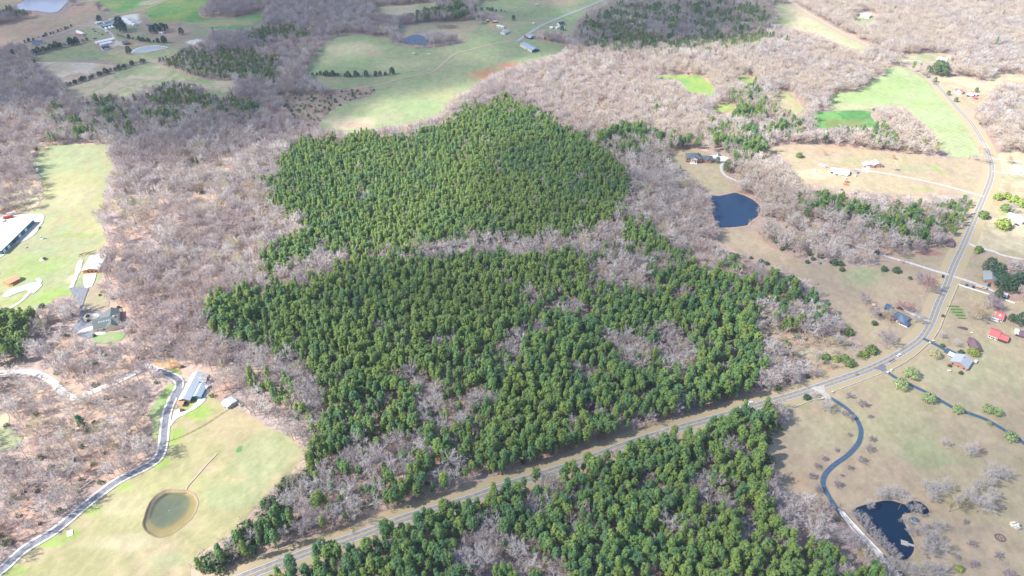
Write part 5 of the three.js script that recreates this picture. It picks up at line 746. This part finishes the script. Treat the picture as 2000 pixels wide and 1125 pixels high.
vehicle('brown wagon above the orange wagon on the dry meadow', 'pickup', [1654, 356.5], [1658, 357], [0.3, 0.2, 0.14], 'pickup');
vehicle('dark car parked right of the brick mansion', 'car', [1385, 312], [1389, 311], [0.02, 0.03, 0.05]);
vehicle('white car below the white roofed barn by the pink shed', 'car', [1897, 191], [1900, 191], [0.82, 0.82, 0.82]);
vehicle('dark blue car behind the round yellow-green conifer', 'car', [1985, 440], [1988, 441], [0.04, 0.06, 0.14]);
vehicle('white trailer in the upper green pasture', 'trailer', [1050, 10], [1055, 10], [0.82, 0.82, 0.82], 'trailer');

// ---------------------------------------------------------------- small things
function small(name, label, category, px, build, turn = 0) { const p = at(...px); const t = thing(name, label, category, V3(p.x, 0.3, p.z), turn); build(t); return t; }
small('storage_tank', 'round white tank beside the country road', 'tank', [1042, 47], (t) => { part('shell', new THREE.CylinderGeometry(1.9, 1.9, 3, 16).translate(0, 1.5, 0), MAT.white, t); part('lid', new THREE.ConeGeometry(1.95, 0.7, 16).translate(0, 3.35, 0), MAT.white, t); });
small('hay_bale', 'long white wrapped bale in the hill pasture', 'hay bale', [838, 107], (t) => { part('wrap', new THREE.CapsuleGeometry(0.9, 5, 4, 10).rotateZ(Math.PI / 2).translate(0, 0.9, 0), MAT.white, t); });
small('feed_trough', 'small dark feed bin at the pasture edge below the long barn', 'feed bin', [1056, 108], (t) => { part('bin', new THREE.CylinderGeometry(1, 0.6, 1.8, 10).translate(0, 1.8, 0), MAT.grey, t); for (const s of [-1, 1]) part('leg', box(0.15, 1.2, 0.15, s * 0.6, 0.6, 0), MAT.dark, t); });
small('concrete_pad', 'pale concrete pad on the meadow beside the left drive', 'concrete pad', [137, 1042], (t) => { part('slab', new RoundedBoxGeometry(3.4, 0.4, 4.6, 2, 0.15).rotateY(0.5), MAT.white, t); part('hatch', new THREE.CylinderGeometry(0.4, 0.4, 0.15, 12).translate(0.3, 0.26, 0.4), MAT.grey, t); });
small('fire_pit', 'dark fire pit shelter on its tan ring in the left pasture', 'fire pit', [84, 507], (t) => { part('ring', new THREE.CylinderGeometry(3.4, 3.5, 0.15, 20), paint(...C.sand), t); part('hood', new THREE.ConeGeometry(2.2, 1.6, 6).translate(1.6, 2, 0), MAT.dark, t); for (const s of [-1, 1]) part('post', box(0.2, 1.4, 0.2, 1.6 + s * 1.2, 0.7, 0), MAT.dark, t); });
small('well_tank', 'white post tank casting a shadow in the left pasture', 'tank', [82, 467], (t) => { part('post', box(0.3, 2.6, 0.3, 0, 1.3, 0), MAT.white, t); part('tank', new THREE.CylinderGeometry(1, 1, 1.6, 12).translate(0, 2.6, 0), MAT.steel, t); part('base', box(2.4, 0.2, 2.4, 0, 0.1, 0), MAT.cream, t); });
small('picnic_table', 'grey picnic table in the pasture below the gravel yard', 'picnic table', [51, 484], (t) => { part('top', box(2.2, 0.12, 1, 0, 0.75, 0), MAT.grey, t); for (const s of [-1, 1]) { part('bench', box(2.2, 0.1, 0.4, 0, 0.45, s * 0.9), MAT.grey, t); part('leg', box(0.15, 0.75, 1.4, s * 0.8, 0.37, 0), MAT.grey, t); } });
small('stone_ring', 'dark oval stone ring on the tan lawn near the bottom right', 'stone ring', [1953, 1051], (t) => { const n = 18; for (let i = 0; i < n; i++) { const a = i / n * 6.2832, m = part('stone', new THREE.DodecahedronGeometry(0.55, 0), MAT.plum, t); m.position.set(Math.cos(a) * 3, 0.25, Math.sin(a) * 2.6); m.rotation.y = i; m.scale.set(1, 0.7, 1.2); } for (let i = 0; i < 5; i++) { const a = i * 1.3, m = part('log', new THREE.CylinderGeometry(0.16, 0.18, 2, 6).rotateZ(Math.PI / 2), MAT.brown, t); m.position.set(Math.cos(a) * 1.2, 0.3, Math.sin(a) * 1.2); m.rotation.y = a; } });
small('boat', 'dark plum boat lying on the lawn left of the red roofed barn', 'boat', [1879, 642], (t) => { const s = new THREE.Shape(); s.moveTo(-4.2, 0); s.quadraticCurveTo(-1, 1.6, 3.4, 1.3); s.lineTo(4, 0.5); s.lineTo(4, -0.5); s.lineTo(3.4, -1.3); s.quadraticCurveTo(-1, -1.6, -4.2, 0); part('hull', new THREE.ExtrudeGeometry(s, { depth: 0.8, bevelEnabled: true, bevelSize: 0.12, bevelThickness: 0.1, bevelSegments: 2 }).rotateX(-Math.PI / 2).translate(0, 0.1, 0), MAT.plum, t); part('cover', new THREE.ExtrudeGeometry(s, { depth: 0.1, bevelEnabled: false }).scale(0.86, 0.86, 1).rotateX(-Math.PI / 2).translate(0, 1.02, 0), paint(0.13, 0.06, 0.11), t); }, -0.35);
small('garden_bench', 'small white bench left of the ruined plum shed', 'bench', [1897, 651], (t) => { part('seat', box(2, 0.12, 0.7, 0, 0.5, 0), MAT.white, t); part('backrest', box(2, 0.6, 0.1, 0, 0.85, -0.3), MAT.white, t); for (const s of [-1, 1]) part('leg', box(0.12, 0.5, 0.6, s * 0.8, 0.25, 0), MAT.white, t); });
small('propane_tank', 'white tank left of the brick gabled house', 'tank', [1853, 726], (t) => { part('shell', new THREE.CapsuleGeometry(0.75, 1.6, 4, 12).rotateZ(Math.PI / 2).translate(0, 1, 0), MAT.white, t); for (const s of [-1, 1]) part('foot', box(0.2, 0.4, 0.9, s * 0.7, 0.2, 0), MAT.grey, t); });
small('rowing_boat', 'small green boat on the bank above the dam meadow', 'boat', [1411, 447], (t) => { const s = new THREE.Shape(); s.moveTo(-1.9, 0); s.quadraticCurveTo(0, 1, 1.7, 0.6); s.lineTo(1.7, -0.6); s.quadraticCurveTo(0, -1, -1.9, 0); part('hull', new THREE.ExtrudeGeometry(s, { depth: 0.5, bevelEnabled: true, bevelSize: 0.06, bevelThickness: 0.05 }).rotateX(-Math.PI / 2), paint(0.05, 0.3, 0.15), t); part('thwart', box(0.3, 0.06, 1.4, 0, 0.6, 0), MAT.white, t); });
small('fallen_trunk', 'pale fallen trunk with stub branches beside the left drive', 'fallen trunk', [167, 950], (t) => { part('trunk', new THREE.CylinderGeometry(0.3, 0.5, 12, 7).rotateZ(Math.PI / 2).rotateY(1.0).translate(0, 0.5, 0), MAT.cream, t); for (let i = 0; i < 4; i++) part('branch', new THREE.CylinderGeometry(0.06, 0.18, 3, 5).rotateZ(0.9).rotateY(i * 1.7).translate(-1 - i, 0.8, -2 + i * 0.9), MAT.cream, t); });
for (const [i, px] of [[0, [166.5, 603]], [1, [174, 604]], [2, [183, 606]]].entries()) small('boulder', ['leftmost', 'middle', 'rightmost'][i] + ' tan boulder in the row above the villa forecourt', 'boulder', px[1], (t) => { const g = new THREE.IcosahedronGeometry(1.5, 1), p = g.attributes.position; for (let k = 0; k < p.count; k++) { const s = 0.8 + 0.4 * vnoise(p.getX(k) * 2 + i * 9, p.getY(k) * 2 + p.getZ(k)); p.setXYZ(k, p.getX(k) * s * 1.3, p.getY(k) * s * 0.7 + 0.5, p.getZ(k) * s); } g.computeVertexNormals(); part('rock', g, paint(...C.sand), t); });
{ // timber stack behind the arched barn
  const p = at(172, 495), t = thing('timber_stack', 'scattered timber stack behind the arched barn', 'timber stack', V3(p.x, 0.3, p.z), 0.5), q = rngOf(77);
  for (let i = 0; i < 16; i++) { const m = part('log', new THREE.CylinderGeometry(0.22, 0.26, 3 + 3 * q(), 7).rotateZ(Math.PI / 2), [MAT.wood, MAT.brown, MAT.cream][i % 3], t); m.position.set((q() - 0.5) * 15, 0.25 + 0.2 * (i % 2), (q() - 0.5) * 10); m.rotation.y = q() * 0.8 - 0.2; }
}
// vegetable rows on the lawn
{ const a = at(1870, 611), t = thing('vegetable_rows', 'five rows of low green vegetables beside the highway fence', 'vegetable bed', V3(a.x, 0.3, a.z), -0.08); for (let i = 0; i < 5; i++) { const g = triGeo(), q = rngOf(900 + i); for (let k = 0; k < 260; k++) { const c = V3((q() - 0.5) * (11 - i), 0.25 + 0.3 * q(), (q() - 0.5) * 0.9), n = dirOf(q); n.y = Math.abs(n.y) + 0.5; n.normalize(); const u = dirOf(q).cross(n).normalize(), v = n.clone().cross(u); pushTri(g, c.clone().addScaledVector(u, -0.3), c.clone().addScaledVector(u, 0.3), c.clone().addScaledVector(v, 0.5), n, [1, 1, 1]); } part('row', geoOf(g), leafMat(0.10, 0.26, 0.06), t).position.set(i % 2 * 0.6, 0, -9 + i * 4.4); } }

// ---------------------------------------------------------------- trees and shrubs that stand alone
const ROUND = [1, 2, 3].map((s) => roundParts(s * 91)), CONE = [1, 2].map((s) => roundParts(s * 17, { H: 11, wide: 3.6, clumps: 50, rad: 1.0, cone: 1, low: 0.8 })), SHRUB = [1, 2, 3].map((s) => roundParts(s * 29, { H: 5, wide: 3.2, clumps: 34, rad: 0.95, low: 0.3 })), TALL = [1, 2].map((s) => roundParts(s * 41, { H: 20, wide: 7, clumps: 90, per: 18, size: 1.1, rad: 1.7, low: 3 })), BIGBARE = [1, 2, 3].map((s) => bareParts(s * 61, { H: 13, spread: 5.2, forks: 12, branches: 7, twigs: 7, start: 0.2, thin: 0.11 })), FLUFF = [1, 2, 3].map((s) => bareParts(s * 19, { H: 6, spread: 2.4, forks: 11, branches: 7, twigs: 8, start: 0.1, thin: 0.09 })), LEAN = [1, 2].map((s) => bareParts(s * 43, { H: 21, spread: 4.2, forks: 9, branches: 6, twigs: 7, start: 0.45, thin: 0.1 }));
const LEAF = { pear: leafMat(0.30, 0.40, 0.16), lime: leafMat(0.26, 0.34, 0.06), conifer: leafMat(0.14, 0.22, 0.06), dark: leafMat(0.05, 0.11, 0.055), cedar: leafMat(0.075, 0.13, 0.06), navyGreen: leafMat(0.03, 0.09, 0.065), bare: leafMat(0.47, 0.43, 0.42), pale: leafMat(0.56, 0.52, 0.50), gold: leafMat(0.50, 0.40, 0.14), rose: leafMat(0.42, 0.25, 0.24), rust: leafMat(0.50, 0.26, 0.12), blossom: leafMat(0.85, 0.84, 0.74), tanBud: leafMat(0.48, 0.38, 0.25), mauve: leafMat(0.40, 0.33, 0.35), bud: leafMat(0.44, 0.44, 0.22) };
let kTree = 0;
function plant(name, label, category, [px, py], protos, mat, size, o = {}) {           // px, py: middle of the crown; size: scale
  const [crown, trunk] = protos[kTree++ % protos.length]; crown.computeBoundingBox(); const mid = (crown.boundingBox.min.y + crown.boundingBox.max.y) / 2 * size, p = at(px, py, mid), t = thing(name, label, category, V3(p.x, 0, p.z), (kTree * 2.4) % 6.28, o.group);
  t.scale.setScalar(size); part('trunk', trunk, barkMat, t); part('crown', crown, mat, t); return t;
}
const row = (name, category, list, protos, mat, o = {}) => list.forEach(([px, py, s, label, m]) => plant(name, label, category, [px, py], protos, m ?? mat, s, o));
row('green_tree', 'tree', [[1781, 728, 1.18, 'round light green tree above the tree lined drive, largest and uppermost'], [1761, 749, 1.18, 'round light green tree at the start of the tree lined drive'], [1816, 777, 1.08, 'round light green tree on the drive between the pair and the small one'], [1871, 799, 0.85, 'small round light green tree halfway along the straight drive'], [1931, 798, 0.9, 'left of two light green trees above the straight drive'], [1949, 804, 0.8, 'right of two light green trees above the straight drive'], [1976, 852, 0.95, 'light green tree at the right end of the straight drive'], [1829, 691, 0.95, 'light green tree below the short house drive', LEAF.bud], [1902, 687, 0.92, 'bright green tree behind the brick gabled house', LEAF.lime]], ROUND, LEAF.pear);
row('small_tree', 'tree', [[1932, 826, 0.7, 'thin budding tree beside the straight drive'], [1570, 660, 0.5, 'small budding tree in the sandy clearing']], FLUFF, LEAF.bud);
row('shrub', 'shrub', [[1877, 688, 0.8, 'low round green shrub left of the bright green tree'], [1855, 714, 0.5, 'dark green shrub at the left wall of the brick gabled house'], [1877, 728, 0.55, 'dark green shrub below the brick gabled house'], [1842, 617, 0.5, 'small dark green shrub beside the highway fence'], [1875, 1111, 0.75, 'bright green shrub at the bottom edge of the lawn', LEAF.lime], [1708, 631, 0.8, 'green shrub left of the hip roofed house'], [1841, 675, 0.6, 'green shrub behind the short house drive gate'], [1468, 1250, 0.3, 'shrub']].slice(0, 7), SHRUB, LEAF.cedar);
row('conifer', 'conifer', [[1562, 303, 1.35, 'big round conifer alone at the left end of the dry meadow'], [1703, 683, 1.5, 'largest conifer in the sandy clearing beside the highway'], [1680, 691, 0.95, 'bright round conifer just left of the largest one', LEAF.lime], [1690, 693, 0.9, 'bright conifer between the round one and the largest', LEAF.lime], [1660, 709, 1.35, 'dark round conifer nearest the highway in the sandy clearing'], [1650, 700, 1.2, 'conifer behind the dark round one near the highway'], [1633, 700, 1.05, 'low bright conifer left in the clearing row', LEAF.lime], [1615, 697, 1.0, 'conifer at the left end of the clearing row'], [1636, 664, 1.0, 'yellow-green conifer in the middle of the pale brush', LEAF.lime], [1658, 647, 1.3, 'conifer at the far right edge of the sandy clearing'], [1535, 672, 1.25, 'round conifer at the left of the sandy clearing'], [1551, 694, 1.2, 'conifer below the round one at the clearing left'], [1534, 692, 0.8, 'small dark conifer left in the clearing'], [1557, 656, 0.9, 'small conifer under the dark grove'], [1538, 738, 1.0, 'conifer beside the wood edge above the highway'], [1519, 757, 0.8, 'small conifer at the highway edge of the bare wood'], [1557, 738, 0.7, 'little conifer right of the wood edge one'], [1576, 776, 0.9, 'dark conifer left of the cream apron', LEAF.dark]], SHRUB, LEAF.conifer);
row('conifer', 'conifer', [[1962, 437, 2.3, 'huge round yellow-green conifer in front of the long white house', LEAF.lime], [1922, 420, 1.7, 'dense conifer at the highway edge left of the huge round one'], [1966, 406, 1.7, 'conifer just left of the long white house'], [1950, 384, 1.5, 'leftmost bush of the bright hedge row above the long white house', LEAF.lime], [1966, 383, 1.5, 'second bush of the bright hedge row above the long white house', LEAF.lime], [1982, 390, 1.7, 'third bush of the bright hedge row above the long white house', LEAF.lime], [1997, 396, 1.9, 'rightmost bush of the bright hedge row above the long white house', LEAF.lime], [1912, 487, 1.3, 'conifer at the gravel drive corner beside the highway'], [1908, 493, 0.7, 'bright green bush under the corner conifer', LEAF.lime]], SHRUB, LEAF.conifer);
row('evergreen', 'evergreen', [[1936, 516, 0.85, 'tall dark evergreen left behind the brick house'], [1952, 528, 0.9, 'tall dark evergreen right behind the brick house'], [1960, 548, 0.9, 'dark evergreen above the grey cottage'], [1978, 552, 0.95, 'large dark evergreen right of the cottage'], [1992, 545, 0.9, 'dark evergreen at the right edge above the cottage'], [1996, 622, 0.7, 'dark round evergreen at the right edge beside the red roofs'], [1977, 619, 0.4, 'small dark evergreen right of the coral red roofed house'], [1950, 575, 0.6, 'dark evergreen hanging over the white fence end']], TALL, LEAF.dark);
row('evergreen', 'evergreen', [[232, 44, 1.35, 'tallest dark pine at the top left farm'], [238, 51, 1.1, 'lower dark pine in front of the tallest farm pine'], [193, 36, 0.75, 'dark round tree beside the uppermost white shed'], [296, 56, 0.8, 'left tree of the dark farm clump'], [305, 54, 0.95, 'middle tree of the dark farm clump'], [316, 53, 0.95, 'right tree of the dark farm clump'], [324, 52, 0.6, 'small tree at the right end of the dark farm clump'], [353, 60, 0.7, 'lone dark tree on the salmon farm ground'], [250, 97, 0.7, 'dark tree at the left end of the silver pond'], [1098, 55, 0.5, 'dark conifer in front of the navy roofed house'], [1003, 34, 0.55, 'dark round tree in the upper green pasture'], [319, 76, 0.7, 'dark tree at the right end of the farm hedge'], [148, 78, 0.7, 'dark tree at the right end of the field hedge']], TALL, LEAF.navyGreen);
row('evergreen', 'evergreen', [[1833, 130, 1.3, 'tallest green pine in front of the sprawling grey house'], [1845, 134, 1.15, 'right green pine in front of the sprawling grey house'], [1814, 134, 0.6, 'small pine beside the highway left of the tall pair'], [1827, 155, 0.45, 'round shrub beside the highway below the tall pines'], [1853, 181, 0.4, 'small shrub left of the white red roofed house'], [1868, 194, 0.4, 'small shrub below the white red roofed house'], [1908, 175, 0.4, 'small green tree right of the white roofed barn'], [1423, 322, 0.85, 'dark conifer at the bend of the mansion lane'], [1402, 312, 0.45, 'light conifer beside the mansion turning circle'], [1326, 328, 0.45, 'dark green tree on the left of the mansion lawn'], [1303, 311, 0.5, 'tree at the far left corner of the mansion lawn']], TALL, leafMat(0.085, 0.16, 0.055));
const rowPlaces = (n, list, label) => list.map(([x, y, s, m], i) => [x, y, s, label(i, list.length), m]);
const ORD = ['first', 'second', 'third', 'fourth', 'fifth', 'sixth', 'seventh', 'eighth', 'ninth', 'tenth', 'eleventh', 'twelfth', 'thirteenth', 'fourteenth', 'fifteenth', 'sixteenth', 'seventeenth', 'eighteenth', 'nineteenth', 'twentieth'];
row('cedar', 'cedar', rowPlaces(0, [[1400, 484, 0.9], [1414, 491, 0.95], [1429, 497, 0.8], [1441, 500, 0.9], [1449, 501, 0.7], [1466, 503, 0.6], [1486, 511, 1.0], [1498, 514, 0.7]], (i) => ORD[i] + ' dark cedar from the left along the dam meadow edge'), SHRUB, LEAF.dark);
row('cedar', 'cedar', rowPlaces(0, [[1517, 469, 1.1], [1527, 486, 0.7], [1535, 481, 0.8], [1541, 477, 0.8], [1551, 491, 0.4], [1577, 511, 0.7], [1588, 505, 0.7], [1582, 495, 0.9], [1603, 499, 1.0], [1630, 512, 1.2], [1642, 515, 1.0], [1645, 526, 0.8], [1727, 525, 1.0], [1712, 493, 0.9], [1752, 527, 1.2], [1778, 543, 0.6], [1616, 457, 0.6], [1587, 457, 0.9], [1567, 447, 0.8]], (i) => ORD[i] + ' dark cedar shrub in the scatter below the gravel lane'), SHRUB, LEAF.cedar);
function hedge(label, group, line, step, size, mat, bare = 0.25, seed = 1) {
  const c = new THREE.CatmullRomCurve3(line.map(([x, y]) => at(x, y)), false, 'catmullrom', 0.5), n = Math.round(c.getLength() / step), q = rngOf(seed);
  c.getSpacedPoints(n).forEach((p) => {
    const u = q(), s = size * (0.55 + 0.75 * q() * q()) , [px, py] = toPx(p.x + (q() - 0.5) * 5, 0, p.z + (q() - 0.5) * 5), leafless = u < bare, protos = leafless ? FLUFF : TALL, k = leafless ? s * 2.2 : s;
    protos[0][0].computeBoundingBox(); const lift = toPx(p.x, k * (leafless ? 3 : 10), p.z)[1] - toPx(p.x, 0, p.z)[1];
    plant('hedge_tree', leafless ? 'leafless ' + label : 'dark evergreen ' + label, 'tree', [px, py + lift], protos, leafless ? LEAF.mauve : mat, k, { group: (leafless ? 'leafless ' : 'evergreen ') + group });
  });
}
hedge('tree in the hedge above the crescent field', 'trees of the crescent field hedge', [[52, 112], [64, 108], [90, 100], [120, 92], [150, 85], [170, 81]], 4.5, 0.62, LEAF.navyGreen, 0.2, 3);
hedge('tree in the hedge above the curved field', 'trees of the curved field hedge', [[132, 168], [160, 159], [195, 148], [230, 136], [260, 127], [282, 122]], 4.5, 0.55, LEAF.navyGreen, 0.25, 4);
hedge('shrub in the hedge along the ploughed field', 'shrubs of the ploughed field hedge', [[46, 84], [70, 77], [95, 69], [120, 60], [140, 53]], 6, 0.38, LEAF.navyGreen, 0.3, 5);
hedge('tree in the hill pasture hedge', 'trees of the hill pasture hedge', [[612, 147], [640, 148], [680, 150], [720, 149], [745, 148], [768, 145]], 4, 0.5, LEAF.navyGreen, 0.3, 6);
hedge('tree in the farm hedge above the red barn', 'trees of the farm hedge', [[228, 70], [250, 75], [280, 81], [300, 83], [322, 82]], 5, 0.5, LEAF.navyGreen, 0.5, 7);
hedge('tree in the belt below the small white house', 'trees of the belt by the long barn', [[1045, 76], [1065, 78], [1085, 82], [1105, 86], [1118, 84]], 7, 0.5, LEAF.navyGreen, 0.75, 8);
hedge('tree at the dark pasture edge behind the farm', 'trees of the far pasture edge', [[936, 22], [950, 20], [965, 22], [985, 24]], 8, 0.5, LEAF.navyGreen, 0.2, 9);
row('pond_tree', 'tree', rowPlaces(0, [[768, 80, 0.9], [842, 82, 0.9], [853, 81, 0.9], [866, 78, 1.0], [880, 76, 1.0], [890, 70, 0.9], [830, 85, 0.8], [818, 84, 0.9], [806, 86, 0.8]], (i) => ORD[i] + ' leafless tree round the small blue pond'), BIGBARE, LEAF.mauve);
// shrubs along the curved drive
row('bare_shrub', 'shrub', rowPlaces(0, [[1658, 771, 1.0], [1684, 786, 1.25], [1649, 806, 0.9], [1664, 815, 0.9], [1699, 812, 0.7], [1658, 848, 0.6], [1703, 856, 0.9], [1698, 874, 1.05], [1633, 878, 0.6], [1610, 894, 0.8], [1683, 896, 1.0], [1595, 909, 0.8], [1660, 912, 0.7], [1585, 928, 0.9], [1644, 928, 0.5], [1635, 944, 1.0], [1598, 955, 1.1]], (i) => ORD[i] + ' leafless grey shrub from the top along the curved drive'), FLUFF, LEAF.mauve);
row('bare_tree', 'tree', [[1616, 789, 0.95, 'broad grey tree right beside the curved drive entrance', LEAF.bare], [1589, 768, 0.6, 'pale bushy tree left of the cream apron']], BIGBARE, LEAF.pale);
row('bare_tree', 'tree', rowPlaces(0, [[1720, 964, 0.8], [1738, 960, 0.8], [1752, 957, 0.7], [1700, 985, 0.6], [1815, 946, 0.85], [1832, 956, 0.95], [1850, 948, 0.9], [1822, 968, 0.7], [1895, 962, 0.85], [1912, 946, 0.8], [1931, 936, 0.95], [1943, 918, 1.0], [1962, 922, 0.9], [1908, 975, 0.8], [1930, 985, 0.9], [1940, 965, 0.8], [1898, 876, 0.95], [1847, 862, 0.6]], (i) => ORD[i] + ' pale leafless tree in the groups on the lawn above the pond'), BIGBARE, LEAF.pale);
row('bare_tree', 'tree', rowPlaces(0, [[1788, 992, 0.85], [1770, 1015, 0.6], [1800, 1030, 0.8], [1815, 1050, 0.9], [1832, 1058, 1.1], [1812, 1070, 0.9], [1780, 1036, 0.6], [1830, 1024, 0.8]], (i) => ORD[i] + ' leafless tree round the gazebo point'), BIGBARE, LEAF.bare);
row('bare_tree', 'tree', rowPlaces(0, [[1684, 1012, 0.8], [1697, 1030, 0.75], [1711, 1045, 0.75], [1723, 1058, 0.7], [1737, 1070, 0.7], [1750, 1084, 0.7], [1668, 1000, 0.6], [1742, 1098, 0.7], [1772, 1108, 0.8], [1790, 1116, 0.8], [1815, 1108, 0.9], [1835, 1112, 0.9]], (i) => ORD[i] + ' leafless tree on the dam side bank of the blue pond'), BIGBARE, LEAF.bare);
row('leaning_tree', 'tree', [[1767, 972, 0.9, 'tall slim pale tree rising over the pond neck'], [1870, 975, 1.0, 'tall slim pale tree on the lawn below the gold one'], [1925, 975, 1.0, 'tall slim leaning tree right of the gold tree']], LEAN, LEAF.pale);
row('gold_tree', 'tree', [[1866, 975, 1.0, 'broad gold tinged tree on the lawn above the pond', LEAF.gold], [1684, 1079, 0.7, 'gold budding tree beside the dam road'], [1915, 877, 0.45, 'orange leaved bush behind the pale lawn trees', LEAF.rust]], BIGBARE, LEAF.gold);
row('blossom_tree', 'tree', [[1983, 1026, 0.62, 'white blossoming tree at the lower right edge'], [808, 104, 0.6, 'white blossoming tree in the hill pasture']], ROUND.map((x) => x), LEAF.blossom);
row('bare_shrub', 'shrub', rowPlaces(0, [[1897, 1060, 0.9], [1950, 1084, 0.9], [1902, 1100, 0.9], [1885, 1018, 0.7], [1958, 990, 0.7], [1970, 1120, 1.2], [1870, 1088, 0.6]], (i) => ORD[i] + ' leafless shrub on the tan lawn at the lower right'), FLUFF, LEAF.mauve);
row('yard_tree', 'tree', [[1915, 604, 1.4, 'broad tan budding tree left of the coral red roof', LEAF.tanBud], [1818, 550, 1.4, 'very broad mauve tree beside the highway above the bend', LEAF.rose], [1800, 540, 1.1, 'broad grey tree left of the very broad mauve tree', LEAF.mauve], [1733, 655, 1.3, 'spreading leafless tree below the hip roofed house', LEAF.mauve], [1708, 605, 1.1, 'leafless tree left of the hip roofed house', LEAF.mauve], [1738, 612, 1.0, 'tan leafless tree in front of the hip roofed house', LEAF.tanBud], [1760, 594, 0.9, 'rose tinted tree above the hip roofed house', LEAF.rose], [1778, 600, 0.8, 'rose tinted tree beside the highway right of the house', LEAF.rose], [1795, 617, 0.9, 'grey tree over the house driveway at the highway', LEAF.bare], [1936, 585, 1.2, 'mauve leafless tree at the white fence end', LEAF.mauve], [1950, 593, 1.0, 'dark leafless tree below the white fence end', LEAF.mauve], [1690, 580, 0.9, 'grey tree left above the hip roofed house', LEAF.mauve], [1805, 446, 1.0, 'pale broad tree left of the old rusty barn', LEAF.pale], [1830, 452, 1.1, 'broad pale tree just above the old rusty barn', LEAF.pale], [1795, 478, 1.1, 'grey tree over the gravel lane left of the old barn', LEAF.mauve], [1765, 488, 1.0, 'grey tree at the lane bend left of the old barn', LEAF.mauve], [1982, 405, 0.9, 'grey round tree inside the bright hedge', LEAF.bare], [1840, 652, 0.55, 'pale thin tree above the short house drive', LEAF.pale], [1870, 668, 0.6, 'pale thin tree left of the ruined plum shed', LEAF.pale], [1974, 310, 0.8, 'orange tan tree beyond the highway bend', LEAF.tanBud], [1905, 305, 0.6, 'leafless bush at the corner of the striped field', LEAF.bare], [1746, 305, 0.5, 'orange bush right of the brick farmhouse', LEAF.rust], [1749, 326, 0.55, 'pale bush right of the brick farmhouse', LEAF.pale], [1612, 298, 0.45, 'orange bush above the white camper', LEAF.tanBud], [1505, 605, 0.7, 'yellow-green budding tree at the pine wood edge', LEAF.bud], [1430, 585, 1.0, 'yellow-green budding tree among grey trees at the wood corner', LEAF.bud], [1940, 120, 0.9, 'yellow tinged tree right of the sprawling grey house', LEAF.gold]], BIGBARE, LEAF.mauve);
row('edge_tree', 'tree', [[188, 415, 1.0, 'large pale tree leaning over the left pasture'], [207, 500, 1.1, 'pale tree over the arched barn'], [212, 350, 1.0, 'pale tree at the pasture edge above the large one'], [212, 530, 1.0, 'pale tree right of the concrete apron'], [125, 600, 1.2, 'grey tree left of the villa drive'], [105, 605, 1.1, 'grey tree beside the left pines'], [82, 595, 0.7, 'dark round bush on the left lawn above the pines', LEAF.cedar]].slice(0, 6), BIGBARE, LEAF.pale);
row('shrub', 'shrub', [[82, 598, 0.9, 'dark round shrub on the left lawn above the pines'], [171, 617, 0.5, 'dark shrub upper in the villa planting bed'], [173, 626, 0.5, 'dark shrub lower in the villa planting bed'], [184, 655, 0.5, 'dark shrub at the near corner of the villa'], [195, 576, 0.4, 'green shrub beside the yellow tractor'], [231, 600, 0.5, 'dark conifer above the villa forecourt corner']], SHRUB, LEAF.dark);

renderer.render(scene, camera);
